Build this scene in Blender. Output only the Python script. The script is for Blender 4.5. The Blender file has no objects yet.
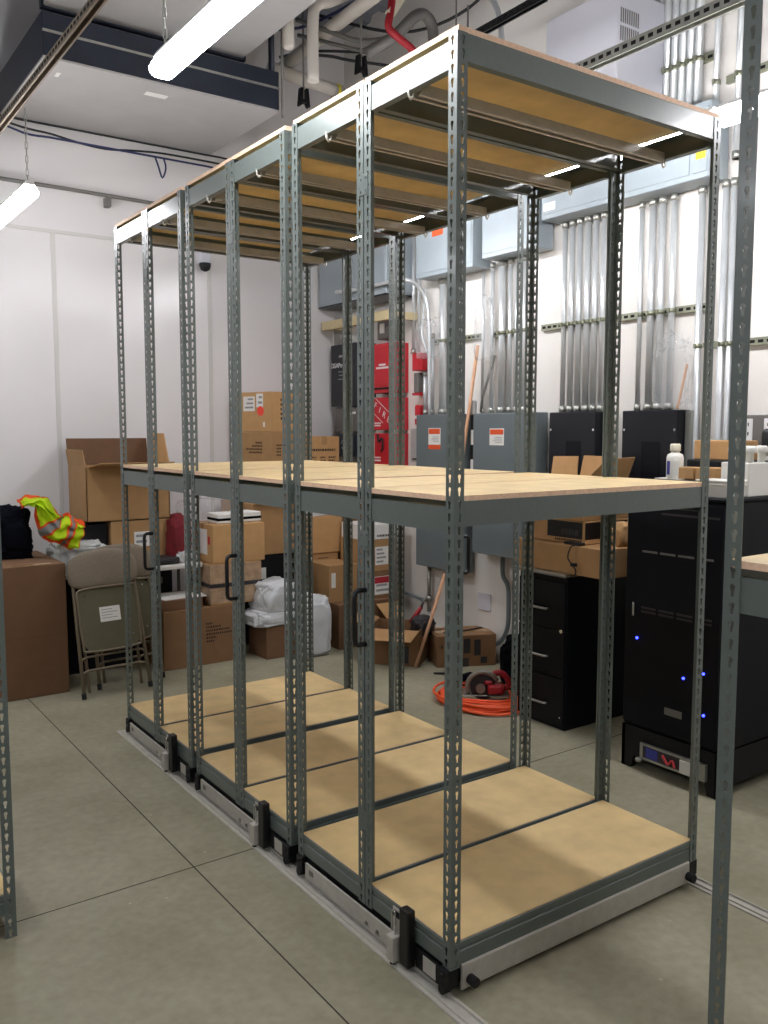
import bpy, bmesh, math, random
from mathutils import Vector, Matrix, noise
random.seed(7)
scn = bpy.context.scene
COL = scn.collection

# ------------------------------------------------------------------ materials
def lin(c):
    return tuple(((v/255)/12.92 if v/255 <= .04045 else ((v/255+.055)/1.055)**2.4) for v in c)

def mat(name, rgb, rough=.5, metal=0., var=0., scale=20., bump=0., bscale=None, spec=.5, stretch=(1,1,1), emit=None, alpha=None, coat=0.):
    m = bpy.data.materials.new(name); m.use_nodes = True
    nt = m.node_tree; b = nt.nodes['Principled BSDF']
    c = lin(rgb) + (1,)
    b.inputs['Base Color'].default_value = c
    b.inputs['Roughness'].default_value = rough
    b.inputs['Metallic'].default_value = metal
    b.inputs['Specular IOR Level'].default_value = spec
    if coat:
        b.inputs['Coat Weight'].default_value = coat; b.inputs['Coat Roughness'].default_value = .12
    if alpha is not None: b.inputs['Alpha'].default_value = alpha
    if emit:
        b.inputs['Emission Color'].default_value = lin(emit[0]) + (1,); b.inputs['Emission Strength'].default_value = emit[1]
    if var or bump:
        tc = nt.nodes.new('ShaderNodeTexCoord'); mp = nt.nodes.new('ShaderNodeMapping')
        mp.inputs['Scale'].default_value = stretch
        nt.links.new(tc.outputs['Object'], mp.inputs['Vector'])
        n = nt.nodes.new('ShaderNodeTexNoise'); n.inputs['Scale'].default_value = scale; n.inputs['Detail'].default_value = 5
        nt.links.new(mp.outputs['Vector'], n.inputs['Vector'])
        if var:
            r = nt.nodes.new('ShaderNodeValToRGB')
            r.color_ramp.elements[0].position = .3; r.color_ramp.elements[1].position = .7
            r.color_ramp.elements[0].color = tuple(v*(1-var) for v in c[:3]) + (1,)
            r.color_ramp.elements[1].color = tuple(min(1, v*(1+var)) for v in c[:3]) + (1,)
            nt.links.new(n.outputs['Fac'], r.inputs['Fac']); nt.links.new(r.outputs['Color'], b.inputs['Base Color'])
        if bump:
            n2 = nt.nodes.new('ShaderNodeTexNoise'); n2.inputs['Scale'].default_value = bscale or scale*3; n2.inputs['Detail'].default_value = 3
            nt.links.new(mp.outputs['Vector'], n2.inputs['Vector'])
            bp = nt.nodes.new('ShaderNodeBump'); bp.inputs['Strength'].default_value = bump; bp.inputs['Distance'].default_value = .01
            nt.links.new(n2.outputs['Fac'], bp.inputs['Height']); nt.links.new(bp.outputs['Normal'], b.inputs['Normal'])
    return m

M = {}
M['grey_paint'] = mat('grey_paint', (99,108,104), .34, 0, .05, 60, coat=.15)
M['particleboard'] = mat('particleboard', (226,197,142), .55, 0, .10, 9, .02, 400)
M['board_edge'] = mat('board_edge', (238,202,172), .7, 0, .12, 120)
M['galvanized'] = mat('galvanized', (172,172,165), .38, .75, .12, 30, stretch=(1,1,.2))
M['pale_steel'] = mat('pale_steel', (188,184,174), .42, .05, .08, 30)
M['conduit_metal'] = mat('conduit_metal', (206,209,210), .33, .5, .05, 12)
M['zinc_strut'] = mat('zinc_strut', (150,152,132), .45, .6, .10, 25)
M['bronze_strut'] = mat('bronze_strut', (140,126,108), .45, .5, .10, 25)
M['chrome'] = mat('chrome', (215,215,215), .18, 1)
M['black_steel'] = mat('black_steel', (16,17,20), .48, 0, .1, 20, spec=.3)
M['black_plastic'] = mat('black_plastic', (16,16,18), .4)
M['cabinet_black'] = mat('cabinet_black', (9,11,19), .45, 0, .06, 8, spec=.25)
M['rack_black'] = mat('rack_black', (8,10,19), .48, 0, .06, 8, spec=.22)
M['rubber'] = mat('rubber', (20,20,20), .8)
M['joint_dark'] = mat('joint_dark', (58,54,44), .9)
M['hole_dark'] = mat('hole_dark', (8,8,8), .9)
M['white_paint'] = mat('white_paint', (228,224,218), .55, 0, .02, 3)
M['shop_grey'] = mat('shop_grey', (120,120,122), .6, 0, .03, 3)
M['panel_white'] = mat('panel_white', (226,223,222), .24, 0, .015, 2)
M['seam_white'] = mat('seam_white', (205,203,198), .4)
M['ceiling_dark'] = mat('ceiling_dark', (124,127,136), .8, 0, .12, 4)
M['navy_metal'] = mat('navy_metal', (38,44,58), .45, .2, .15, 6)
M['duct_grey'] = mat('duct_grey', (176,174,172), .5, .2, .05, 4)
M['pvc_white'] = mat('pvc_white', (214,208,198), .5, 0, .03, 6)
M['hose_red'] = mat('hose_red', (170,28,42), .5)
M['cable_black'] = mat('cable_black', (22,22,25), .55)
M['cable_blue'] = mat('cable_blue', (34,44,88), .5)
M['rod_grey'] = mat('rod_grey', (120,118,114), .5, .4)
M['panel_grey'] = mat('panel_grey', (102,112,115), .42, 0, .03, 5)
M['trough_grey'] = mat('trough_grey', (150,160,165), .42, 0, .03, 5)
M['dark_panel'] = mat('dark_panel', (12,15,24), .3, 0, .05, 10)
M['ac_white'] = mat('ac_white', (206,206,214), .5)
M['fire_red'] = mat('fire_red', (190,32,44), .4)
M['white_print'] = mat('white_print', (225,225,225), .6)
M['orange_print'] = mat('orange_print', (222,84,38), .6)
M['dark_print'] = mat('dark_print', (60,44,30), .8)
M['grey_print'] = mat('grey_print', (150,150,152), .8)
M['red_print'] = mat('red_print', (176,36,48), .7)
M['bright_red'] = mat('bright_red', (238,70,50), .6)
M['blue_print'] = mat('blue_print', (58,62,150), .6)
M['yellow_print'] = mat('yellow_print', (222,205,40), .6)
M['paper'] = mat('paper', (228,226,220), .7)
M['kraft'] = mat('kraft', (168,130,86), .75, 0, .06, 14)
M['kraft_light'] = mat('kraft_light', (190,148,98), .75, 0, .06, 14)
M['kraft_dark'] = mat('kraft_dark', (132,98,66), .78, 0, .06, 14)
M['kraft_brown'] = mat('kraft_brown', (116,84,58), .78, 0, .06, 10)
M['kraft_inside'] = mat('kraft_inside', (104,74,50), .8, 0, .06, 14)
M['tape'] = mat('tape', (176,140,96), .2, 0, .03, 20, coat=.4)
M['dark_tape'] = mat('dark_tape', (52,50,52), .35)
M['stretch_film'] = mat('stretch_film', (176,148,120), .14, 0, .25, 14, .6, 30, coat=.6)
M['steel_beige'] = mat('steel_beige', (120,108,88), .45, .2, .06, 18)
M['seat_olive'] = mat('seat_olive', (92,88,66), .5, 0, .06, 10)
M['cushion_taupe'] = mat('cushion_taupe', (124,112,96), .85, 0, .08, 60, .2, 300)
M['hivis'] = mat('hivis', (212,238,24), .7, 0, .06, 10, emit=None)
M['hivis_orange'] = mat('hivis_orange', (250,104,40), .7)
M['reflective'] = mat('reflective', (160,160,158), .4, .3)
M['navy_cloth'] = mat('navy_cloth', (9,11,19), .95, 0, .15, 20, .4, 60, spec=.1)
M['poly_white'] = mat('poly_white', (205,207,208), .35, 0, .06, 10, .35, 24)
M['poly_grey'] = mat('poly_grey', (188,192,190), .25, 0, .1, 10, .5, 18, coat=.3)
M['clear_bag'] = mat('clear_bag', (215,218,220), .12, 0, 0, 10, .5, 16, alpha=.13)
M['red_cloth'] = mat('red_cloth', (118,26,34), .8, 0, .15, 14)
M['table_white'] = mat('table_white', (220,216,210), .5)
M['orange_cord'] = mat('orange_cord', (238,92,44), .5)
M['tool_red'] = mat('tool_red', (172,40,48), .42)
M['tool_grey'] = mat('tool_grey', (140,136,126), .35, .5)
M['tool_dark'] = mat('tool_dark', (48,44,46), .5)
M['dowel'] = mat('dowel', (206,158,122), .6, 0, .08, 20, stretch=(8,8,.6))
M['plywood'] = mat('plywood', (196,180,140), .7, 0, .08, 16)
M['bottle_white'] = mat('bottle_white', (232,230,222), .35)
M['cream_cap'] = mat('cream_cap', (226,220,196), .5)
M['led_blue'] = mat('led_blue', (40,40,255), .4, emit=((40,50,255), 9))
M['green_print'] = mat('green_print', (90,140,60), .6)
M['diffuser'] = mat('diffuser', (255,250,244), .4, emit=((250,250,255), 30))
M['fixture_white'] = mat('fixture_white', (225,222,220), .4)

def concrete():
    m = bpy.data.materials.new('concrete_floor'); m.use_nodes = True
    nt = m.node_tree; b = nt.nodes['Principled BSDF']; L = nt.links.new
    g = nt.nodes.new('ShaderNodeNewGeometry')
    n1 = nt.nodes.new('ShaderNodeTexNoise'); n1.inputs['Scale'].default_value = 1.7; n1.inputs['Detail'].default_value = 8; n1.inputs['Roughness'].default_value = .62
    n2 = nt.nodes.new('ShaderNodeTexNoise'); n2.inputs['Scale'].default_value = 26; n2.inputs['Detail'].default_value = 6
    L(g.outputs['Position'], n1.inputs['Vector']); L(g.outputs['Position'], n2.inputs['Vector'])
    r1 = nt.nodes.new('ShaderNodeValToRGB'); e = r1.color_ramp.elements
    e[0].position = .32; e[1].position = .7; e[0].color = lin((143,138,114)) + (1,); e[1].color = lin((168,163,141)) + (1,)
    L(n1.outputs['Fac'], r1.inputs['Fac'])
    r2 = nt.nodes.new('ShaderNodeValToRGB'); e = r2.color_ramp.elements
    e[0].position = .25; e[1].position = .75; e[0].color = (.86,.86,.86,1); e[1].color = (1.08,1.08,1.08,1)
    L(n2.outputs['Fac'], r2.inputs['Fac'])
    mx = nt.nodes.new('ShaderNodeMix'); mx.data_type = 'RGBA'; mx.blend_type = 'MULTIPLY'; mx.inputs['Factor'].default_value = 1
    L(r1.outputs['Color'], mx.inputs[6]); L(r2.outputs['Color'], mx.inputs[7])
    # pale specks of paint and grit
    v = nt.nodes.new('ShaderNodeTexVoronoi'); v.inputs['Scale'].default_value = 7
    L(g.outputs['Position'], v.inputs['Vector'])
    lt = nt.nodes.new('ShaderNodeMath'); lt.operation = 'LESS_THAN'; lt.inputs[1].default_value = .045
    L(v.outputs['Distance'], lt.inputs[0])
    mx2 = nt.nodes.new('ShaderNodeMix'); mx2.data_type = 'RGBA'
    ml = nt.nodes.new('ShaderNodeMath'); ml.operation = 'MULTIPLY'; ml.inputs[1].default_value = .35
    L(lt.outputs[0], ml.inputs[0]); L(ml.outputs[0], mx2.inputs['Factor']); L(mx.outputs[2], mx2.inputs[6]); mx2.inputs[7].default_value = (.62,.6,.55,1)
    L(mx2.outputs[2], b.inputs['Base Color'])
    b.inputs['Roughness'].default_value = .5; b.inputs['Specular IOR Level'].default_value = .35
    bp = nt.nodes.new('ShaderNodeBump'); bp.inputs['Strength'].default_value = .12; bp.inputs['Distance'].default_value = .004
    L(n2.outputs['Fac'], bp.inputs['Height']); L(bp.outputs['Normal'], b.inputs['Normal'])
    return m
M['concrete'] = concrete()

# ------------------------------------------------------------------ mesh helper
class MB:
    def __init__(s): s.bm = bmesh.new()
    def _mat(s, faces, mi, smooth=False):
        for f in faces: f.material_index = mi; f.smooth = smooth
    def box(s, x0, x1, y0, y1, z0, z1, bev=0, mi=0, T=None, seg=1):
        vs = [s.bm.verts.new((x,y,z)) for z in (z0,z1) for y in (y0,y1) for x in (x0,x1)]
        idx = ((0,2,3,1),(4,5,7,6),(0,1,5,4),(1,3,7,5),(3,2,6,7),(2,0,4,6))
        fs = [s.bm.faces.new([vs[i] for i in q]) for q in idx]
        s._mat(fs, mi)
        if bev:
            ed = list({e for f in fs for e in f.edges})
            r = bmesh.ops.bevel(s.bm, geom=ed, offset=bev, segments=seg, affect='EDGES', profile=.5)
            vs = list({v for f in r['faces'] for v in f.verts} | {v for v in vs if v.is_valid})
            s._mat(r['faces'], mi)
        if T is not None: bmesh.ops.transform(s.bm, matrix=T, verts=[v for v in vs if v.is_valid])
        return s
    def prism(s, poly, axis, a, b, mi=0, T=None):
        # poly in the two other axes (in xyz order), extruded from a to b along axis
        def p(u, v, w):
            return {'x':(w,u,v),'y':(u,w,v),'z':(u,v,w)}[axis]
        A = [s.bm.verts.new(p(u,v,a)) for u,v in poly]; B = [s.bm.verts.new(p(u,v,b)) for u,v in poly]
        n = len(poly); fs = [s.bm.faces.new(A[::-1]), s.bm.faces.new(B)]
        for i in range(n): fs.append(s.bm.faces.new([A[i],A[(i+1)%n],B[(i+1)%n],B[i]]))
        s._mat(fs, mi)
        bmesh.ops.recalc_face_normals(s.bm, faces=fs)
        if T is not None: bmesh.ops.transform(s.bm, matrix=T, verts=A+B)
        return s
    def tube(s, pts, r, seg=10, mi=0, T=None, closed=False):
        pts = [Vector(p) for p in pts]; n = len(pts); rings = []
        up = None
        for i, p in enumerate(pts):
            if closed: t = (pts[(i+1)%n]-pts[i-1]).normalized()
            else: t = (pts[min(i+1,n-1)]-pts[max(i-1,0)]).normalized()
            if up is None:
                up = Vector((0,0,1)) if abs(t.z) < .9 else Vector((1,0,0))
            u = t.cross(up)
            if u.length < 1e-4: u = t.cross(Vector((0,1,0)))
            u.normalize(); w = u.cross(t).normalized(); up = w
            rr = r[i] if isinstance(r, (list,tuple)) else r
            rings.append([s.bm.verts.new(p+u*math.cos(2*math.pi*k/seg)*rr+w*math.sin(2*math.pi*k/seg)*rr) for k in range(seg)])
        fs = []
        m = n if closed else n-1
        for i in range(m):
            a, b = rings[i], rings[(i+1)%n]
            for k in range(seg): fs.append(s.bm.faces.new([a[k],a[(k+1)%seg],b[(k+1)%seg],b[k]]))
        s._mat(fs, mi, True)
        if not closed:
            cs = [s.bm.faces.new(rings[0][::-1]), s.bm.faces.new(rings[-1])]; s._mat(cs, mi); fs += cs
        bmesh.ops.recalc_face_normals(s.bm, faces=fs)
        if T is not None: bmesh.ops.transform(s.bm, matrix=T, verts=[v for q in rings for v in q])
        return s
    def lathe(s, prof, c=(0,0,0), seg=20, mi=0, T=None):
        c = Vector(c); rings = []
        for r, z in prof:
            rings.append([s.bm.verts.new(c+Vector((r*math.cos(2*math.pi*k/seg), r*math.sin(2*math.pi*k/seg), z))) for k in range(seg)])
        fs = []
        for a, b in zip(rings, rings[1:]):
            for k in range(seg): fs.append(s.bm.faces.new([a[k],a[(k+1)%seg],b[(k+1)%seg],b[k]]))
        s._mat(fs, mi, True)
        cs = [s.bm.faces.new(rings[0][::-1]), s.bm.faces.new(rings[-1])]; s._mat(cs, mi)
        bmesh.ops.recalc_face_normals(s.bm, faces=fs+cs)
        if T is not None: bmesh.ops.transform(s.bm, matrix=T, verts=[v for q in rings for v in q])
        return s
    def blob(s, c, size, seed=0, amp=.18, freq=2.2, p=.6, sub=4, mi=0, floor=True, T=None):
        # soft bag / bundle: rounded box with wrinkles, flat underneath
        r = bmesh.ops.create_icosphere(s.bm, subdivisions=sub, radius=1)
        off = Vector((seed*3.1, seed*1.7, seed*.9))
        for v in r['verts']:
            d = v.co.normalized()
            q = Vector([math.copysign(abs(k)**p, k) for k in d])
            w = noise.noise(d*freq+off)*amp + noise.noise(d*freq*3.3+off)*amp*.45
            w += abs(noise.noise(d*freq*1.6-off))*amp*.5
            q *= 1+w
            z = q.z
            if floor: z = max(z, -.78)
            v.co = Vector(c)+Vector((q.x*size[0]/2, q.y*size[1]/2, (z+.78)*size[2]/1.78))
        fs = list({f for v in r['verts'] for f in v.link_faces}); s._mat(fs, mi, True)
        if T is not None: bmesh.ops.transform(s.bm, matrix=T, verts=r['verts'])
        return s
    def build(s, name, m, parent=None, label=None, loc=None, weld=False):
        if weld: bmesh.ops.remove_doubles(s.bm, verts=s.bm.verts, dist=1e-5)
        me = bpy.data.meshes.new(name); s.bm.to_mesh(me); s.bm.free()
        for k in (m if isinstance(m, (list,tuple)) else [m]): me.materials.append(M[k] if isinstance(k, str) else k)
        o = bpy.data.objects.new(name, me); COL.objects.link(o)
        if parent: o.parent = parent
        if loc: o.location = loc
        if label: o['label'] = label
        return o

def thing(name, label, cat, loc=(0,0,0), rz=0, group=None):
    o = bpy.data.objects.new(name, None); COL.objects.link(o)
    o.location = loc; o.rotation_euler = (0,0,rz); o.empty_display_size = .1
    return tag(o, label, cat, group)
def tag(o, label, cat, group=None):
    o['label'] = label; o['category'] = cat
    if group: o['group'] = group
    return o
def struct(o): o['kind'] = 'structure'; return o
def box(name, m, dims, parent=None, bev=0, label=None, T=None, seg=1):
    return MB().box(*dims, bev=bev, T=T, seg=seg).build(name, m, parent, label)
def tube(name, m, pts, r, parent=None, seg=10, label=None, closed=False, T=None):
    return MB().tube(pts, r, seg, closed=closed, T=T).build(name, m, parent, label)
def arc(c, r, a0, a1, n, plane='xz'):
    out = []
    for i in range(n+1):
        a = math.radians(a0+(a1-a0)*i/n); u, v = r*math.cos(a), r*math.sin(a)
        out.append({'xz':(c[0]+u,c[1],c[2]+v),'yz':(c[0],c[1]+u,c[2]+v),'xy':(c[0]+u,c[1]+v,c[2])}[plane])
    return out
def smooth_path(pts, n=6):
    P = [Vector(p) for p in pts]; P = [P[0]]+P+[P[-1]]; out = []
    for i in range(1, len(P)-2):
        for k in range(n):
            t = k/n
            out.append(.5*((2*P[i])+(-P[i-1]+P[i+1])*t+(2*P[i-1]-5*P[i]+4*P[i+1]-P[i+2])*t*t+(-P[i-1]+3*P[i]-3*P[i+1]+P[i+2])*t**3))
    out.append(P[-2]); return out
def text(name, s, size, m, parent, loc, rot, label=None, ext=.0008):
    cu = bpy.data.curves.new(name, 'FONT'); cu.body = s; cu.size = size; cu.extrude = ext; cu.align_x = 'CENTER'; cu.align_y = 'CENTER'
    cu.materials.append(M[m]); o = bpy.data.objects.new(name, cu); COL.objects.link(o)
    bpy.context.view_layer.update()
    me = bpy.data.meshes.new_from_object(o.evaluated_get(bpy.context.evaluated_depsgraph_get())); bpy.data.objects.remove(o)
    o = bpy.data.objects.new(name, me); COL.objects.link(o)
    o.parent = parent; o.location = loc; o.rotation_euler = rot
    if label: o['label'] = label
    return o
ORD = ['first','second','third','fourth','fifth','sixth','seventh','eighth','ninth','tenth']

# ------------------------------------------------------------------ camera
CAM = Vector((-1.623, -1.953, 1.738)); F = 877.5
cd = bpy.data.cameras.new('camera'); co = bpy.data.objects.new('camera', cd); COL.objects.link(co)
cd.sensor_fit = 'VERTICAL'; cd.sensor_height = 36; cd.lens = F*36/1024
co.location = CAM; co.rotation_euler = (math.pi/2-.0930, 0, -.6135); cd.clip_start = .05
scn.camera = co

# ------------------------------------------------------------------ room shell
XR, YB, ZC = 2.80, 4.95, 5.25
XL, YF = -4.6, -5.2
def wall(name, dims, m): return struct(box(name, m, dims))
wall('floor', (XL,XR,YF,YB,-.12,0), 'concrete')
wall('wall_right', (XR,XR+.15,YF,YB,0,ZC), 'white_paint')
wall('wall_back', (XL,XR+.15,YB,YB+.15,0,ZC), 'panel_white')
wall('wall_left', (XL-.15,XL,YF,YB,0,ZC), 'shop_grey')
wall('wall_front', (XL-.15,XR+.15,YF-.15,YF,0,ZC), 'shop_grey')
cm = MB()
cm.box(XL,XR,YF,YB,ZC,ZC+.1)
y = YF+.1
while y < YB-.2:
    cm.prism([(y,ZC),(y+.03,ZC-.05),(y+.12,ZC-.05),(y+.15,ZC)], 'x', XL, XR); y += .3
struct(cm.build('ceiling', 'ceiling_dark'))
# joints of the floor slab: shallow dark grooves, one along the room and one across
struct(box('trim_1', 'joint_dark', (-.3125,-.3075,YF,YB,-.004,.0006)))
g2 = MB(); g2.prism([(XL,1.17),(XR,1.272),(XR,1.277),(XL,1.175)], 'z', -.004, .0006); struct(g2.build('trim_2', 'joint_dark'))
# back wall: joint strips between the white insulated panels, ledge line above
for i, x in enumerate((-2.27,-1.03,.216,1.463)):
    struct(MB().box(x-.016,x+.016,YB-.006,YB,0,3.2).build('trim_%d' % (i+3), 'seam_white'))
struct(MB().box(XL,XR,YB-.012,YB,3.2,3.225).build('trim_7', 'seam_white'))
struct(MB().box(2.66,2.73,YB-.03,YB,2.44,2.76,bev=.004).build('trim_8', 'seam_white'))

# ------------------------------------------------------------------ lamps
def lamp(x, y0, y1, z, label, group, ztop):
    t = thing('pendant_strip_light', label, 'light', (x,(y0+y1)/2,z), 0, group)
    h = (y1-y0)/2
    MB().prism([(-.018,.062),(-.025,.046),(-.02,.04),(.02,.04),(.025,.046),(.018,.062)], 'y', -h, h).build('housing', 'fixture_white', t)
    MB().prism([(-.023,.043),(-.047,.004),(-.041,-.018),(-.026,-.028),(.026,-.028),(.041,-.018),(.047,.004),(.023,.043)], 'y', -h+.006, h-.006).build('diffuser', 'diffuser', t, 'glowing white diffuser')
    for s in (-1, 1):
        if x > 0:
            tube('suspension_wire', 'rod_grey', [(0,s*(h-.25),.06),(0,s*(h-.25),ztop-z)], .002, t, 5); continue
        c = MB(); n = max(3, int((ztop-z-.06)/.035)); dz = (ztop-z-.06)/n
        for k in range(n):
            a = .06+k*dz; w = .006
            pts = [(0,-w,a),(0,-w,a+dz*.9),(0,0,a+dz*1.1),(0,w,a+dz*.9),(0,w,a),(0,0,a-dz*.1)]
            if k % 2: pts = [(q[1],q[0],q[2]) for q in pts]
            c.tube([(p[0],p[1]+s*(h-.05),p[2]) for p in pts], .0024, 5, closed=True)
        c.build('chain', 'galvanized', t)
    return t
LG = 'hanging strip lights'
ZL, ZR = 3.04, 3.10
lamp(-.37, .03, 1.24, ZL, 'bright strip light hanging over the near left side of the shelving', LG, 3.5)
lamp(-.355, 3.22, 4.44, ZL, 'bright strip light hanging by the back wall at left, below the slotted strut', LG, 3.5)
lamp(-.38, -3.3, -2.08, ZL, 'unseen strip light added behind the camera, in line with the left row', LG, 3.5)  # added lamp out of view, lights the shelving fronts
for (a, b), lb in zip(((-.72,.48),(.50,1.70),(2.28,3.48),(-3.2,-2.0)), (
        'bright strip light at right, shining past the top corner of the shelving',
        'strip light beyond the near half of the top shelf, glimpsed through its edge gap',
        'strip light beyond the far half of the top shelf, glimpsed through its edge gap',
        'unseen strip light added behind the camera, in line with the right row')):  # last one is an added lamp out of view, for front light
    lamp(1.9, a, b, ZR, lb, LG, 3.55)
for (a, b), lb in zip(((-3.2,-2.0),(-.2,1.0),(2.6,3.8)), ('unseen strip light added at far left near the front wall','unseen strip light added at far left in the middle of the room','unseen strip light added at far left near the back wall')):  # extra row added outside the view to brighten the shelving
    lamp(-2.9, a, b, ZL, lb, LG, 3.5)

def strut(name, x, y0, y1, z, m, label, group='ceiling strut channels', w=.041):
    # slotted channel along Y, open side down
    h = w/2; b = MB()
    b.prism([(-h,0),(h,0),(h,w),(-h,w)][:0] or [(-h,0),(-h,w),(h,w),(h,0),(h-.009,0),(h-.009,.003),(h-.003,.003),(h-.003,w-.003),(-h+.003,w-.003),(-h+.003,.003),(-h+.009,.003),(-h+.009,0)], 'y', y0, y1)
    yy = y0+.03
    while yy < y1-.05:
        b.box(h-.001,h+.0015,yy,yy+.028,w*.35,w*.7,mi=1); b.box(-h-.0015,-h+.001,yy,yy+.028,w*.35,w*.7,mi=1); yy += .05
    o = b.build(name, [m, 'hole_dark'], None); o.location = (x,0,z)
    return tag(o, label, 'strut', group)
strut('strut_channel', -.385, -3.4, 4.9, 3.505, 'bronze_strut', 'bronze slotted strut channel overhead at left carrying the strip lights')
strut('strut_channel', 1.9, -3.4, 4.7, 3.555, 'galvanized', 'galvanized slotted strut channel overhead at right with conduits along it', w=.052)
strut('strut_channel', 2.0, 1.66, 2.9, 4.08, 'black_steel', 'black slotted strut channel high up behind the top shelf edge')
t = tag(tube('electrical_conduit', 'conduit_metal', [(1.955,-2.6,3.628),(1.955,1.9,3.628),(1.94,1.98,3.61),(1.94,2.06,3.53)], .020), 'conduit clipped along the overhead galvanized strut at right', 'conduit')
t = thing('threaded_rod', 'thin threaded rod hanging from the black strut behind the top shelf', 'rod', (1.72,1.98,3.3)); tube('rod', 'rod_grey', [(0,0,0),(0,0,.8)], .005, t, 6)
t = thing('threaded_rod', 'thin threaded rod hanging at the far end of the black strut', 'rod', (2.0,2.42,3.3)); tube('rod', 'rod_grey', [(0,0,0),(0,0,1.9)], .005, t, 6)
tag(tube('electrical_conduit', 'conduit_metal', smooth_path([(2.1,2.1,3.3),(2.1,2.12,4.1),(2.12,2.3,4.4),(2.2,2.7,4.6)]), .018), 'conduit rising and bending away beside the black strut', 'conduit')

# ------------------------------------------------------------------ shelving posts (keyhole angle)
PITCH = .0381; NH = 72; PW = .038; PT = .0025
def keyhole(c, z):
    pts = []
    for a in range(-30, 211, 30): pts.append((c+.0066*math.cos(math.radians(a)), z+.0045+.0066*math.sin(math.radians(a))))
    pts += [(c-.0040, z-.004), (c-.0032, z-.0148), (c+.0032, z-.0148), (c+.0040, z-.004)]
    return pts
def post_mesh(z0):
    bm = bmesh.new()
    def flange(tr, u0=0):
        # plate spanning u 0..PW, thickness 0..PT
        for i in range(NH):
            a, b = z0+i*PITCH, z0+(i+1)*PITCH; hz = (a+b)/2; c = PW*.55
            hole = keyhole(c, hz); top = hole[4]; n = len(hole)
            # order: 0..8 go round the head from right to left over the top, then down the tail
            left = [hole[k] for k in range(4, 11)]             # top -> left -> tail bottom left
            right = [hole[11], hole[12]] + [hole[k] for k in range(0, 5)]
            polyL = [(u0,a)] + [(c-.0032,a)] + left[::-1] + [(c,b),(u0,b)]
            polyR = [(c-.0032,a),(PW,a),(PW,b),(c,b)] + [right[k] for k in range(len(right)-1,-1,-1)] + [left[-1]]
            for t, flip in ((0,True),(PT,False)):
                for P in (polyL, polyR):
                    vs = [bm.verts.new(tr(u,t,v)) for u,v in P]
                    bm.faces.new(vs)
            for k in range(n):
                p, q = hole[k], hole[(k+1)%n]
                bm.faces.new([bm.verts.new(tr(*w)) for w in ((p[0],0,p[1]),(q[0],0,q[1]),(q[0],PT,q[1]),(p[0],PT,p[1]))])
            for u in ((0, PW) if u0 == 0 else (PW,)):
                bm.faces.new([bm.verts.new(tr(*w)) for w in ((u,0,a),(u,0,b),(u,PT,b),(u,PT,a))])
        for zz in (z0, z0+NH*PITCH):
            bm.faces.new([bm.verts.new(tr(*w)) for w in ((u0,0,zz),(PW,0,zz),(PW,PT,zz),(u0,PT,zz))])
    flange(lambda u,t,v: (u,t,v))
    flange(lambda u,t,v: (t,u,v), PT)
    bmesh.ops.remove_doubles(bm, verts=bm.verts, dist=2e-5)
    bmesh.ops.recalc_face_normals(bm, faces=bm.faces)
    me = bpy.data.meshes.new('post'); bm.to_mesh(me); bm.free(); me.materials.append(M['grey_paint']); return me
POST = post_mesh(.095)
ZT = .095+NH*PITCH     # 2.838

def post(parent, x, y, rz, me=POST):
    o = bpy.data.objects.new('post', me); COL.objects.link(o); o.parent = parent
    o.location = (x,y,0); o.rotation_euler = (0,0,rz); return o

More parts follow.
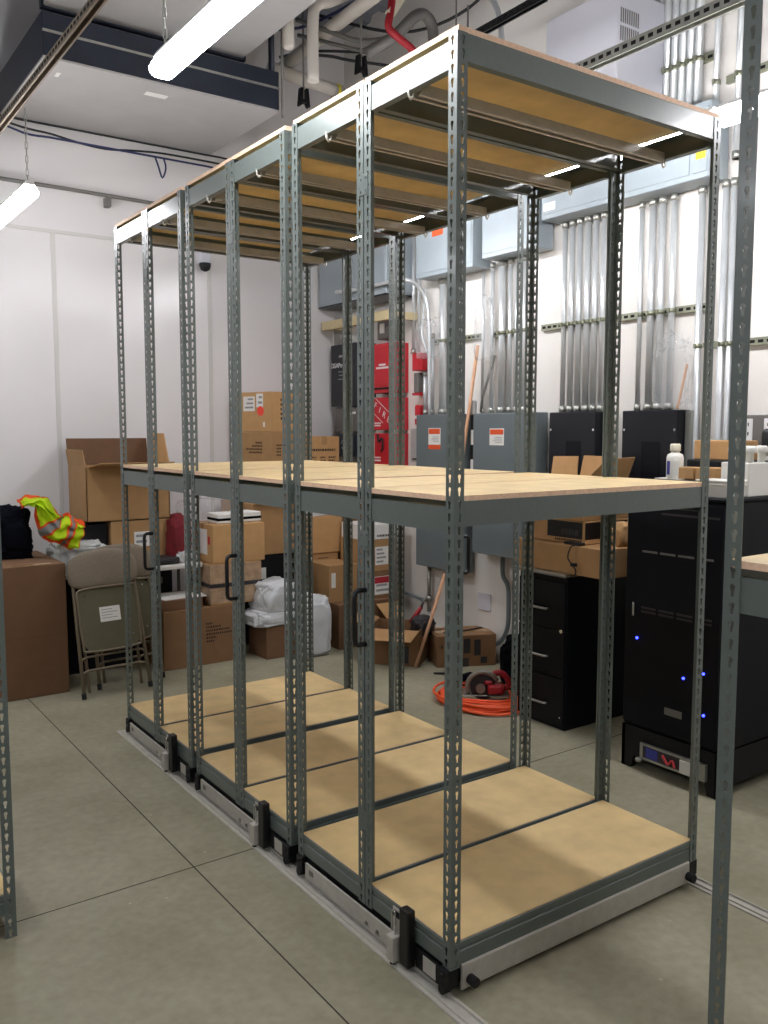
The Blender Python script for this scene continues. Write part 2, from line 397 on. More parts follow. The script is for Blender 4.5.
W, D = 1.2175, .4640
UNITS = (0, .4690)      # the two back-to-back units of a carriage
def beam_profile(h, step):
    # (depth into shelf, height) seen from the beam end; outer face at depth 0
    if step: return [(0,0),(0,.044),(.006,.048),(.006,.052),(.0015,.054),(.0015,h),(.03,h),(.03,h-.003),(.011,h-.003),(.011,.04),(.004,.04),(.004,.003),(.026,.003),(.026,0)]
    return [(0,0),(0,h),(.030,h),(.030,h-.003),(.003,h-.003),(.003,.003),(.026,.003),(.026,0)]
def shelf_level(t, y0, zboard, kind, unit_d=D, w=W, nbar=0):
    # zboard = underside of board
    g = .018 if kind != 'deck' else 0
    h = .075; e = PT+.0005
    if kind == 'deck':
        zb = zboard-.0595; prof = beam_profile(h-.003, True)
    else:
        zb = zboard-h; prof = beam_profile(h, False)
    bt = .0155
    hb = h if kind != 'deck' else h-.003
    # front and back beams (along X)
    MB().prism([(y0+e+d, zb+z) for d,z in prof], 'x', .004, w-.004).build('beam', 'grey_paint', t)
    MB().prism([(y0+unit_d-e-d, zb+z) for d,z in prof], 'x', .004, w-.004).build('beam', 'grey_paint', t)
    # side beams (along Y), a little lower so the board shows a gap above them
    MB().prism([(e+d, zb-g+z) for d,z in prof], 'y', y0+.034, y0+unit_d-.034).build('beam', 'grey_paint', t)
    MB().prism([(w-e-d, zb-g+z) for d,z in prof], 'y', y0+.034, y0+unit_d-.034).build('beam', 'grey_paint', t)
    i = .0125 if kind == 'deck' else .0035
    b = MB()
    if kind == 'top': dims = (.006, w-.006, y0+.002, y0+unit_d-.001, zboard, zboard+bt)
    elif kind == 'deck': dims = (i, w-i, y0+i, y0+unit_d-i, zboard, zboard+bt)
    else: dims = (i, w-i, y0+i, y0+unit_d-i, zboard, zboard+bt)
    b.box(*dims)
    for f in b.bm.faces:
        f.normal_update()
        if abs(f.normal.z) < .5: f.material_index = 1
    b.build('shelf_board', ['particleboard', 'board_edge'], t)
    if nbar:
        ym = y0+unit_d*.5; s = MB(); zz = zboard-.070
        s.prism([(ym-.022,zz),(ym-.022,zz-.034),(ym-.010,zz-.034),(ym-.010,zz-.031),(ym-.019,zz-.031),(ym-.019,zz-.003),(ym+.019,zz-.003),(ym+.019,zz-.031),(ym+.010,zz-.031),(ym+.010,zz-.034),(ym+.022,zz-.034),(ym+.022,zz)], 'x', .036, w-.036)
        bar = s.build('support_bar', 'pale_steel', t, 'galvanized bar under the board')
        for xx, sg in ((.036,-1),(w-.036,1)):
            hk = MB(); hk.tube([(xx-sg*.03,ym,zz-.006),(xx,ym,zz-.010),(xx+sg*.010,ym,zz-.022),(xx+sg*.016,ym,zz-.040),(xx+sg*.022,ym,zz-.044),(xx+sg*.030,ym,zz-.036),(xx+sg*.031,ym,zz-.015)], .0042, 7)
            hk.build('hook', 'pale_steel', bar)

def carriage(Y0, label, zmid=1.5315, latch=True, right_handle=False):
    t = thing('mobile_shelving_carriage', label, 'shelving', (0,Y0,0), 0, 'mobile shelving carriages')
    for y0 in UNITS:
        post(t, 0, y0, 0); post(t, W, y0, math.pi/2)
        post(t, 0, y0+D, -math.pi/2); post(t, W, y0+D, math.pi)
        shelf_level(t, y0, .1595, 'deck')
        shelf_level(t, y0, zmid, 'mid')
        shelf_level(t, y0, ZT, 'top', nbar=1)
    ym = (UNITS[0]+D+UNITS[1])/2
    L = UNITS[1]+D
    for x, s in ((0,-1),(W,1)):
        for z in ((2.525) if True else 0, 1.37, .40):
            p = MB(); a, b = (x-.0022, x) if s < 0 else (x, x+.0022)
            p.box(a,b,ym-.026,ym+.026,z-.033,z+.033,bev=.001)
            for yy in (-.015,.015):
                for zz in (-.02,.02):
                    p.tube([(x,ym+yy,z+zz),(x+s*.005,ym+yy,z+zz)], .004, 8)
            p.build('tie_plate', 'grey_paint', t)
        if s > 0 and not right_handle: continue
        xo = s*.045; yh = ym-.008 if s < 0 else ym-.055
        pts = [(x,yh,1.02),(x+xo*.7,yh,1.02),(x+xo*.93,yh,1.026),(x+xo,yh,1.042),(x+xo,yh,1.183),(x+xo*.93,yh,1.199),(x+xo*.7,yh,1.205),(x,yh,1.205)]
        tube('handle', 'black_plastic', pts, .0085, t, 10, 'black pull handle')
    # base frame
    fr = MB()
    fr.box(.012,.05,.03,L-.03,.03,.094); fr.box(W-.05,W-.012,.03,L-.03,.03,.094)
    for yy in (.02, ym-.02, L-.06): fr.box(.05,W-.05,yy,yy+.04,.035,.094)
    fr.build('base_frame', 'black_steel', t)
    for x in (-.012, W-.036):
        for yy in (.0, L-.05):
            b = MB(); b.box(x,x+.048,yy+.002,yy+.048,.034,.094,bev=.003)
            b.tube([(x-.006 if x < .5 else x+.054, yy+.025,.075),(x+.02,yy+.025,.075)], .007, 8)
            b.build('corner_bracket', 'black_steel', t)
            w = MB(); xx = -.004 if x < .5 else W+.004
            w.tube([(xx-.012,yy+.025,.031),(xx+.012,yy+.025,.031)], .016, 16); w.build('wheel', 'rubber', t)
    # pale fascia bar across the near end, with a round bumper at each side
    fb = MB(); fb.prism([(-.004,.022),(-.004,.098),(.0,.102),(.006,.102),(.006,.018),(.0,.018)], 'x', .045, W-.045); fb.build('fascia_bar', 'pale_steel', t, 'pale metal fascia bar')
    for x in (.075, W-.055):
        MB().tube([(x,-.034,.048),(x,-.004,.048)], .016, 14).build('bumper', 'rubber', t)
    if latch:
        lb = MB(); pts = [(.28,.032),(.36,.032),(.368,.05),(.382,.05),(.39,.032),(.425,.032),(.433,.05),(.447,.05),(.455,.032),(.86,.032),(.86,.085),(.28,.085)]
        lb.prism(pts, 'x', -.012, -.004)
        lb.box(-.0135,-.0115,.80,.83,.05,.07,mi=1)
        lb.build('latch_bar', ['pale_steel','rod_grey'], t, 'galvanized bar with two notches')
        bk = MB(); bk.box(-.052,-.018,.230,.268,.018,.105,bev=.003); bk.box(-.022,-.018,.228,.272,.09,.19,bev=.002)
        sb = bk.build('stop_bracket', 'pale_steel', t, 'silver stop bracket')
        tube('wire_loop', 'chrome', [(-.03,.245,.10),(-.03,.245,.165)]+arc((-.03,.255,.172),.010,180,0,6,'yz')+[(-.03,.265,.165),(-.03,.265,.11)], .003, sb, 6)
        MB().lathe([(.012,0),(.012,.018),(.006,.022)], (-.034,.25,.002), 12).build('rubber_foot', 'rubber', sb)
        MB().box(-.036,-.003,.172,.218,.022,.212,bev=.005,seg=2).build('bumper_post', 'black_plastic', t)
        MB().tube([(-.012,.262,.168),(-.012,.222,.168)], .016, 12).build('locking_knob', 'black_plastic', t)
        MB().box(-.008,-.003,.05,.165,.03,.094).build('side_plate', 'black_steel', t)
        MB().box(-.0095,-.0075,.062,.125,.036,.088).build('label_plate', 'pale_steel', t, 'blank silver plate')
    return t
CL = .9330
GAP = .0566
carriage(0, 'grey mobile shelving carriage nearest the camera, its fascia bar facing front')
carriage(CL+GAP, 'grey mobile shelving carriage in the middle of the three pushed together', right_handle=True)
carriage(2*(CL+GAP), 'grey mobile shelving carriage farthest from the camera, nearest the stacked boxes')
carriage(-.880-CL, 'grey mobile shelving carriage cut off by the right edge of the photo', zmid=1.455, latch=False)

# rails
for x, lb in ((-.012,'floor rail under the left wheels of the shelving carriages'),(W+.006,'floor rail under the right wheels of the shelving carriages')):
    r = MB(); P = [(-.034,0),(-.034,.006),(-.022,.008),(-.022,.014),(-.017,.014),(-.017,.005),(.017,.005),(.017,.014),(.022,.014),(.022,.008),(.034,.006),(.034,0)]
    r.prism([(x+u,z) for u,z in P], 'y', -3.0, 2.97)
    tag(r.build('floor_rail', 'pale_steel'), 'galvanized '+lb, 'rail', 'floor rails')

# static shelving cut by the left edge
t = thing('shelving_unit', 'grey shelving unit at the left edge, only its corner post showing', 'shelving', (-2.2175,1.13,0))
me0 = POST
for x, y, rz in ((0,0,0),(W,0,math.pi/2),(0,D,-math.pi/2),(W,D,math.pi)):
    o = post(t, x, y, rz); o.location.z = -.095
for z, k in ((.1425,'deck'),(1.44,'mid'),(ZT-.095,'top')): shelf_level(t, 0, z, k)

# ------------------------------------------------------------------ overhead equipment, back left
t = thing('air_handler', 'wide overhead unit with pale underside and dark navy sides at the back', 'ventilation unit', (.69,4.33,3.97))
MB().box(-.82,.78,-.61,.6,.012,.27,bev=.004).build('casing', 'navy_metal', t)
MB().box(-.82,.78,-.61,.6,0,.012).build('bottom_panel', 'duct_grey', t, 'pale grey underside')
MB().box(-.82,.78,-.616,-.608,.15,.165).build('edge_strip', 'galvanized', t)
MB().box(-.12,.03,-.44,-.38,-.002,0).build('paper_label', 'paper', t)
MB().box(-.69,-.665,-.42,-.35,-.002,0).build('paper_label', 'paper', t)
t = thing('overhead_duct', 'large pale grey duct overhead in front of the navy unit', 'duct', (.65,3.0,4.3))
MB().box(-.75,.585,-1.3,.80,0,.45,bev=.01).build('casing', 'duct_grey', t)
MB().box(-.765,.60,.79,.83,-.012,.462).build('end_flange', 'navy_metal', t)
MB().box(-.765,.60,-.3,-.26,-.01,.46).build('seam_flange', 'duct_grey', t)
# navy hangers and pipes left of the unit
for x, y, r, m, lb in ((-.52,4.35,.05,'navy_metal','dark insulated riser pipe at the far left overhead'),(-.28,4.5,.035,'rod_grey','grey riser pipe overhead left of the navy unit'),(-.40,4.1,.02,'rod_grey','thin pale riser pipe overhead left of the navy unit')):
    tag(tube('riser_pipe', m, [(x,y,3.75+(.25 if r>.04 else .4)),(x,y,5.25)], r), lb, 'pipe')
tag(tube('riser_pipe', 'navy_metal', [(-.62,4.2,4.25),(-.62,3.0,4.3)], .06), 'thick dark pipe running forward overhead at the far left', 'pipe')
bb = MB(); bb.box(-.62,-.36,4.3,4.75,3.7,3.94,bev=.01); tag(bb.build('junction_box', 'rod_grey'), 'blue-grey box on the back wall behind the left strut', 'box')
tag(tube('electrical_conduit', 'rod_grey', [(-1.6,4.88,3.525),(.30,4.88,3.52),(1.0,4.88,3.51),(1.9,4.88,3.505)], .014), 'grey conduit running across the back wall above the far strip light', 'conduit')
t = thing('conduit_clip', 'small clip under the conduit on the back wall', 'clip', (.62,4.9,3.435)); box('body', 'rod_grey', (-.02,.02,-.03,.04,0,.07), t, .003)
for k, (z, m, lb) in enumerate(((3.90,'cable_black','black cable sagging along the foot of the navy unit, upper one'),(3.86,'cable_black','black cable sagging along the foot of the navy unit, lower one'),(3.85,'cable_blue','blue cable looping along the foot of the navy unit'))):
    pts = [(-.3,4.86,3.95)] + [(x, 4.86-.01*k, z+.05-.012*k-(.05*math.exp(-((x-.55)/.3)**2) if k==1 else .01*k)) for x in [i*.2 for i in range(0,9)]] + [(1.9,4.85,3.92)]
    tag(tube('overhead_cable', m, smooth_path(pts,4), .008, seg=7), lb, 'cable')
tag(tube('overhead_cable', 'cable_blue', smooth_path([(.98,4.84,3.86),(1.0,4.82,3.78),(1.03,4.82,3.70),(1.06,4.82,3.78),(1.05,4.84,3.86)],4), .007, seg=7), 'short loop of blue cable hanging below the navy unit', 'cable')

# white pipes and hoses above the far end of the shelving
PV = 'pvc_white'
tag(tube('plumbing_pipe', PV, [(1.70,4.3,4.51),(2.28,4.3,4.47)], .05, seg=14), 'fat white pipe running level above the shelving', 'pipe')
tag(tube('plumbing_pipe', PV, smooth_path([(1.618,3.5,4.14),(1.62,3.5,4.56),(1.66,3.5,4.66),(1.76,3.5,4.71),(1.95,3.5,4.83),(2.3,3.5,5.1)]), .040, seg=14), 'white pipe rising and elbowing over in front of the level white pipe', 'pipe')
tag(tube('plumbing_pipe', PV, [(1.86,4.7,4.55),(1.895,3.62,4.64),(1.92,2.7,4.68)], .048, seg=14), 'white pipe slanting toward the viewer overhead behind the elbow pipe', 'pipe')
t = thing('pipe_cap', 'short pale capped pipe stub hanging at the end of the big duct', 'pipe fitting', (1.48,3.6,4.36)); MB().lathe([(.03,0),(.042,.015),(.042,.9)], seg=14).build('stub', PV, t)
tag(tube('electrical_conduit', 'rod_grey', smooth_path([(1.72,3.9,4.72),(1.90,3.65,4.58),(2.02,3.6,4.55),(2.17,3.6,4.58),(2.35,3.6,4.66),(2.55,3.6,4.85)]), .018), 'upper grey conduit sagging in a curve behind the red hose', 'conduit')
tag(tube('electrical_conduit', 'rod_grey', smooth_path([(1.76,3.95,4.64),(1.92,3.68,4.52),(2.04,3.63,4.50),(2.19,3.63,4.53),(2.37,3.63,4.62),(2.57,3.63,4.8)]), .014), 'lower grey conduit sagging in a curve behind the red hose', 'conduit')
t = thing('hanger_strap', 'cream coloured flat hanger above the red hose', 'bracket', (2.05,3.2,4.58)); MB().box(-.03,.03,-.02,.02,0,.5,T=Matrix.Rotation(.6,4,'Y')).build('strap', 'cream_cap', t)
t = thing('pipe_sleeve', 'yellow labelled sleeve on the end of the fat white pipe', 'pipe fitting', (2.30,4.3,4.468)); tube('sleeve', 'duct_grey', [(-.02,0,0),(.06,0,-.004)], .055, t, 14); tube('band', 'yellow_print', [(0,0,0),(.025,0,0)], .057, t, 14)
for x, y, z, z1, lb in ((1.83,4.0,4.16,5.25,'black clamp hanging on a rod beside the white pipe'),(1.95,3.4,4.225,5.25,'black clamp hanging on a rod nearer the red hose')):
    t = thing('beam_clamp', lb, 'clamp', (x,y,z), 0, 'hanging clamps')
    b = MB(); b.prism([(-.045,0),(-.032,.13),(-.014,.13),(-.018,.05),(.018,.05),(.014,.13),(.032,.13),(.045,0),(.03,0),(.018,.025),(-.018,.025),(-.03,0)], 'y', -.022, .022); b.build('jaws', 'black_steel', t)
    tube('rod', 'rod_grey', [(0,0,.06),(0,0,z1-z)], .007, t, 7)
tag(tube('red_hose', 'hose_red', smooth_path([(2.10,3.2,4.95),(2.075,3.2,4.70),(2.06,3.2,4.60),(2.045,3.2,4.50),(2.13,3.2,4.45),(2.25,3.2,4.40),(2.33,3.2,4.30)]), .027, seg=10), 'red flexible hose dangling above the top shelf', 'hose')
tag(tube('flexible_duct', 'rod_grey', smooth_path([(2.02,3.45,4.40),(2.16,3.3,4.50),(2.26,3.2,4.62),(2.35,3.2,4.66),(2.42,3.2,4.61),(2.44,3.2,4.48),(2.46,3.2,4.3)]), .040, seg=12), 'grey flexible duct curving over behind the red hose', 'duct')
for k, pts in enumerate(([(1.72,3.62,4.38),(1.85,3.62,4.40),(2.01,3.62,4.41),(2.4,3.6,4.45)],[(1.9,4.5,4.7),(2.2,4.45,4.8),(2.75,4.4,4.9)],[(1.9,3.9,4.8),(2.3,3.4,4.6),(2.6,3.0,4.7),(2.75,2.6,5.0)],[(1.4,4.6,4.9),(1.8,4.0,4.72),(2.3,3.2,4.95),(2.75,2.7,4.92)])):
    tag(tube('overhead_cable', ('cable_black','cable_black','cable_black','cable_blue')[k], smooth_path(pts), .011, seg=7), ('black cable running level behind the clamp nearer the red hose','black cable looping behind the white pipes','black cable drooping below the red hose','blue cable bundle slung toward the right wall')[k], 'cable')
tag(tube('riser_pipe', 'navy_metal', [(1.508,3.9,4.2),(1.508,3.9,5.25)], .022), 'dark vertical pipe beside the end of the big duct', 'pipe')
t = thing('threaded_rod', 'thin rod hanging beside the dark vertical pipe', 'rod', (1.485,3.7,3.93)); tube('rod', 'rod_grey', [(0,0,0),(0,0,1.32)], .010, t, 6)
t = thing('security_camera', 'small dark dome camera on the back wall', 'camera', (1.40,4.93,3.03))
MB().box(-.05,.05,-.07,.02,.06,.16,bev=.01).build('housing', 'ac_white', t); MB().lathe([(.012,0),(.035,.012),(.046,.04),(.048,.065)], (0,-.05,0), 18).build('dome', 'cable_black', t)

# white louvred unit high on the right wall
t = thing('wall_unit', 'tall white unit with louvre slots high on the right wall', 'ventilation unit', (2.35,1.45,3.62))
MB().box(0,.42,0,.55,0,.56,bev=.006).build('casing', 'ac_white', t)
for z in (.272,.368):
    s = MB()
    for k in range(9): s.box(.022+k*.018,.031+k*.018,-.002,.004,z,z+.078)
    s.build('louvre', 'rod_grey', t, 'dark vent slots')

# ------------------------------------------------------------------ right wall: troughs, panels, conduits
def trough(x0, y0, y1, z0, z1, label, seams=(), extra=None):
    t = thing('wireway_trough', label, 'electrical box', (x0,y0,z0), 0, 'grey wiring troughs')
    MB().box(.006,XR-x0-.024,0,y1-y0,0,z1-z0,bev=.004).build('body', 'trough_grey', t)
    ys = [0]+[s-y0 for s in seams]+[y1-y0]
    for a, b in zip(ys, ys[1:]): MB().box(0,.006,a+.012,b-.012,.03,z1-z0-.03,bev=.002).build('cover', 'trough_grey', t)
    return t
t = trough(2.6, 1.02, 2.27, 3.10, 3.50, 'long grey wiring trough above the two black panels, yellow tag at its end', (1.13,1.7))
MB().box(.03,.06,-.003,0,.1,.16).build('tag', 'yellow_print', t, 'yellow tag')
MB().box(-.002,0,.02,.08,.10,.16).build('tag', 'yellow_print', t, 'yellow tag')
MB().box(-.002,0,1.12,1.22,.05,.10).build('sticker', 'paper', t, 'white sticker')
t = trough(2.6, 2.32, 2.85, 2.945, 3.45, 'grey wiring trough in the middle, above the four bright conduits')
t = trough(2.6, 2.95, 3.62, 2.91, 3.45, 'grey wiring trough bearing an orange warning sticker')
b = MB(); b.box(-.002,0,.33,.46,.285,.34); s = b.build('warning_sticker', 'orange_print', t, 'orange warning sticker')
t = trough(2.5, 3.88, 4.92, 2.83, 3.4, 'deep grey trough in the far corner above the red alarm boxes', (4.45,))
MB().box(.0,.27,0,1.04,-.012,0).build('bottom', 'dark_panel', t)  # underside shade painted in as a dark colour

def cpanel(name, x0, y0, y1, z0, z1, m, label, cat='electrical panel', group=None):
    t = thing(name, label, cat, (x0,y0,z0), 0, group)
    MB().box(.004,XR-x0-.024,0,y1-y0,0,z1-z0,bev=.004).build('enclosure', m, t)
    MB().box(0,.004,.004,y1-y0-.004,.004,z1-z0-.004,bev=.002).build('front_cover', m, t)
    return t
def sticker(t, y, z, w, h, foot=False):
    p = MB().box(-.0015,0,y-w/2,y+w/2,z-h/2,z+h/2).build('warning_label', 'paper', t, 'white and orange warning label')
    MB().box(-.0025,-.0015,y-w/2+.006,y+w/2-.006,z+h*.14,z+h/2-.006).build('label_header', 'orange_print', p)
    b = MB()
    for k in range(4): b.box(-.0022,-.0015,y-w*.38,y+w*(.1+.08*(k%3)),z-.006-k*.012,z-.002-k*.012)
    b.build('label_lines', 'grey_print', p)
    if foot: MB().box(-.002,0,y-w/2,y+w/2,z-h/2-.035,z-h/2).build('label_footer', 'orange_print', p)
t = cpanel('breaker_panel', 2.66, 3.10, 3.683, .65, 1.86, 'panel_grey', 'large grey electrical panel, the farther of the two with orange labels'); sticker(t, .345, 1.04, .15, .13, True)
t = cpanel('breaker_panel', 2.66, 2.34, 2.99, .83, 1.86, 'panel_grey', 'large grey electrical panel, the nearer of the two with orange labels'); sticker(t, .39, .86, .15, .12)
MB().box(-.001,.0,.03,.62,.52,.524).build('cover_joint', 'hole_dark', t)
for y0, y1, lb in ((1.815,2.221,'glossy black wall panel, the farther one, below the conduits'),(1.208,1.61,'glossy black wall panel, the nearer one, behind the white bottle')):
    t = cpanel('control_panel', 2.66, y0, y1, 1.25, 1.855, 'dark_panel', lb, 'electrical panel', 'black wall panels')
    for yy in (.02, y1-y0-.02): MB().tube([(-.003,yy,.49),(0,yy,.49)], .008, 10).build('screw', 'chrome', t)
    MB().box(-.002,0,.12,.25,.18,.42).build('window', 'cabinet_black', t, 'dark display window')
    bb = MB(); bb.box(.06,.116,-.045,-.006,.02,.60); bb.build('side_channel', 'galvanized', t)

def conduit(y, z0, z1, r, label, group, x=2.762, m='conduit_metal', clampz=(), ends=True):
    t = thing('electrical_conduit', label, 'conduit', (x,y,z0), 0, group)
    tube('pipe', m, [(0,0,0),(0,0,z1-z0)], r, t, 12)
    if ends:
        for zz in (.0, z1-z0-.04): MB().tube([(0,0,zz),(0,0,zz+.04)], r*1.3, 10).build('coupling', 'galvanized', t)
    for cz in clampz:
        b = MB(); b.tube([(0,0,cz-z0-.012),(0,0,cz-z0+.012)], r*1.25, 10); b.box(-r*1.9,-r*.8,-.007,.007,cz-z0-.012,cz-z0+.012); b.build('clamp', 'zinc_strut', t)
    return t
def crow(ys, rs, z0, z1, where, group, clampz):
    n = len(ys)
    for i, (y, r) in enumerate(zip(ys, rs)):
        pos = 'leftmost' if i == 0 else ('rightmost' if i == n-1 else ORD[i]+' from left')
        conduit(y, z0, z1, r, 'vertical metal conduit, %s of the %d %s' % (pos, n, where), group, clampz=clampz)
crow((2.20,2.135,2.07,2.0,1.935,1.87), (.017,.019,.019,.021,.019,.019), 1.857, 3.10, 'entering the farther black panel', 'conduits into the farther black panel', (2.435,))
crow((1.58,1.50,1.43,1.35), (.015,.021,.021,.019), 1.857, 3.10, 'entering the nearer black panel', 'conduits into the nearer black panel', (2.435,))
crow((2.80,2.715,2.645,2.57), (.026,.017,.018,.018), 1.862, 2.944, 'above the nearer grey panel', 'conduits into the nearer grey panel', (2.435,))
crow((3.003,2.905), (.012,.016), 1.862, 2.944, 'plain ones left of the four bright conduits', 'conduits beside the nearer grey panel', ())
crow((1.165,1.105,1.015,.965,.915), (.019,.016,.019,.016,.019), 0.0, 3.10, 'running down behind the right shelf post', 'conduits behind the right post', (2.215,))
crow((1.535,1.482,1.429,1.376,1.323,1.27,1.217), (.023,.024,.024,.023,.024,.023,.023), 3.50, 5.2, 'rising above the long trough', 'conduits above the long trough', (3.80,))
crow((1.10,.96,.88), (.018,.020,.016), 3.2, 5.2, 'at upper right beside the trough end', 'conduits at upper right', (3.64,))
conduit(3.477, 1.862, 2.91, .028, 'fat bright conduit above the farther grey panel', 'conduits into the farther grey panel', clampz=(2.435,))
conduit(3.60, 1.862, 2.50, .014, 'thin conduit between the arched conduit and the fat bright one', 'conduits into the farther grey panel')
conduit(3.855, 2.36, 3.40, .016, 'conduit dropping to the small red junction box, left of a pair', 'conduits to the alarm boxes')
conduit(3.785, 2.30, 3.40, .013, 'conduit dropping beside the small red junction box, right of a pair', 'conduits to the alarm boxes', ends=False)
conduit(3.70, 1.86, 2.21, .016, 'short conduit under the small red junction box', 'conduits to the alarm boxes')
t = tag(tube('electrical_conduit', 'conduit_metal', smooth_path([(2.46,4.56,2.915),(2.46,4.3,2.90),(2.47,3.95,2.90),(2.485,3.72,2.90),(2.55,3.646,2.90),(2.64,3.63,2.857),(2.70,3.61,2.76),(2.70,3.575,2.6),(2.70,3.565,2.3),(2.70,3.56,1.868)],6), .016), 'conduit arching over from the corner down to the farther grey panel', 'conduit')
t = tag(tube('electrical_conduit', 'conduit_metal', smooth_path([(2.74,3.66,2.86),(2.74,3.69,2.70),(2.73,3.70,2.5),(2.74,3.64,2.35)],6), .012), 'thin conduit bending inside the arch of the arched conduit', 'conduit')
b = MB(); b.blob((2.68,3.55,2.30),(.10,.24,.30),3,.3,2.4); tag(b.build('plastic_bag', 'clear_bag'), 'clear plastic bag hanging on the arched conduit', 'bag')
b = MB(); b.blob((2.70,2.92,2.25),(.08,.16,.45),5,.3,2.4); tag(b.build('plastic_bag', 'clear_bag'), 'clear plastic bag hanging left of the four bright conduits', 'bag')
b = MB(); b.blob((2.68,1.27,1.87),(.10,.22,.40),9,.3,2.4); tag(b.build('plastic_bag', 'clear_bag'), 'clear plastic bag of papers hanging above the nearer black panel', 'bag')
tag(tube('overhead_cable', 'rod_grey', [(2.75,2.86,2.28),(2.75,2.99,1.98),(2.75,3.005,1.87)], .010), 'grey cable slanting down to the nearer grey panel', 'cable')

def wstrut(y0, y1, z, label, m='zinc_strut', x=2.79):
    h = .0205; b = MB()
    b.box(x-.014,XR,y0,y1,z-h,z+h)
    b.box(x-.016,x-.013,y0,y1,z-h,z-h+.010); b.box(x-.016,x-.013,y0,y1,z+h-.010,z+h)
    yy = y0+.02
    while yy < y1-.04: b.box(x-.0155,x-.0135,yy,yy+.03,z-.008,z+.008,mi=1); yy += .05
    return tag(b.build('strut_channel', [m,'hole_dark']), label, 'strut', 'wall strut channels')
wstrut(1.11,2.42,2.435,'zinc strut on the wall behind the conduits of both black panels')
wstrut(2.50,2.92,2.435,'zinc strut on the wall behind the four bright conduits')
wstrut(3.04,3.66,2.435,'zinc strut on the wall behind the fat bright conduit')
wstrut(.35,1.07,2.215,'zinc strut low on the wall at the right edge')
wstrut(1.12,1.62,3.80,'zinc strut clamping the conduits above the long trough')
wstrut(.30,1.05,3.64,'zinc strut at upper right beside the overhead lamp')
b = MB(); b.box(2.52,2.56,3.82,4.9,2.625,2.70); b.box(2.56,2.8,3.84,3.88,2.63,2.69); b.box(2.56,2.8,4.83,4.87,2.63,2.69)
tag(b.build('equipment_bracket', 'plywood'), 'pale tan bracket rail under the deep corner trough', 'bracket')

# alarm boxes in the corner
def wtext(parent, s, size, m, y, z, x=-.002, roll=0):
    # lettering on a face that looks toward -X
    o = text('lettering', s, size, m, parent, (x,y,z), (0,0,0)); 
    o.rotation_euler = (Matrix.Rotation(-math.pi/2,3,'Z') @ Matrix.Rotation(math.pi/2,3,'X') @ Matrix.Rotation(roll,3,'Z')).to_euler()
    return o
t = thing('equipment_cabinet', 'dark navy wall cabinet with white lettering in the far corner', 'electrical box', (2.6,4.45,1.95))
MB().box(.004,.2,0,.43,0,.545,bev=.004).build('enclosure', 'navy_metal', t); MB().box(0,.006,.006,.424,.006,.539,bev=.002).build('door', 'dark_panel', t)
wtext(t, 'DSAPower', .062, 'white_print', .275, .36)
b = MB()
for k,(w,z) in enumerate(((.10,.43),(.12,.30),(.10,.27),(.13,.235))): b.box(-.0015,0,.24-w/2,.24+w/2,z,z+(.02 if k==0 else .008))
b.build('small_print', 'grey_print', t)
t = thing('equipment_cabinet', 'small pale grey wall box below the navy cabinet', 'electrical box', (2.62,4.45,1.72))
MB().box(0,.18,0,.40,0,.22,bev=.01).build('enclosure', 'rod_grey', t); MB().box(-.002,0,.05,.2,.16,.18).build('label_strip', 'paper', t)
t = thing('equipment_cabinet', 'small navy wall box with a round mark, lowest in the corner', 'electrical box', (2.62,4.47,1.50))
MB().box(0,.18,0,.36,0,.20,bev=.01).build('enclosure', 'navy_metal', t); MB().tube(arc((-.002,.22,.11),.045,0,330,14,'yz'), .006, 6).build('round_mark', 'grey_print', t)
t = thing('alarm_cabinet', 'upper red fire alarm cabinet with white lines of print', 'alarm box', (2.64,3.88,2.05))
MB().box(.004,.16,.09,.44,0,.41,bev=.004).build('enclosure', 'fire_red', t); MB().box(0,.005,.098,.432,.06,.385,bev=.002).build('door', 'fire_red', t)
b = MB()
for z, w in ((.225,.10),(.20,.18)): 
    n = int(w/.02)
    for k in range(n): b.box(-.0015,0,.25-w/2+k*.02,.25-w/2+k*.02+.015,z,z+.016)
b.build('small_print', 'white_print', t); MB().box(-.001,0.001,.11,.42,.028,.045).build('vent', 'hole_dark', t)
t = thing('alarm_cabinet', 'middle red alarm cabinet with FIRE lettered on a slant', 'alarm box', (2.64,3.88,1.74))
MB().box(0,.16,.09,.44,0,.27,bev=.004).build('enclosure', 'fire_red', t)
for k, ch in enumerate('FIRE'): wtext(t, ch, .075, 'white_print', .345-k*.063, .205-k*.040, roll=-.5)
b = MB(); T = Matrix.Translation((0,.215,.17)) @ Matrix.Rotation(-.545,4,'X')
b.box(-.0015,0,-.10,.20,.058,.062,T=Matrix.Translation((0,.255,.14)) @ Matrix.Rotation(.545,4,'X')); b.box(-.0015,0,-.06,.20,-.062,-.058,T=Matrix.Translation((0,.255,.14)) @ Matrix.Rotation(.545,4,'X'))
b.build('slanted_lines', 'white_print', t)
b = MB()
for z in (.05,.03): 
    for k in range(6): b.box(-.0015,0,.27+k*.022,.287+k*.022,z,z+.013)
b.build('small_print', 'white_print', t)
t = thing('alarm_cabinet', 'lowest red alarm cabinet, partly behind the middle shelf', 'alarm box', (2.64,3.88,1.34))
MB().box(0,.16,.09,.44,0,.37,bev=.004).build('enclosure', 'fire_red', t)
MB().box(-.0015,0,.36,.42,.16,.36).build('notice', 'paper', t, 'white paper notice')
tube('loose_wire', 'cable_black', smooth_path([(-.01,.30,.36),(-.02,.27,.30),(-.015,.23,.33),(-.015,.22,.25),(-.012,.25,.22)]), .008, t, 6)
b = MB()
for z in (.16,.135):
    for k in range(5): b.box(-.0015,0,.27+k*.022,.287+k*.022,z,z+.013)
b.build('small_print', 'white_print', t)
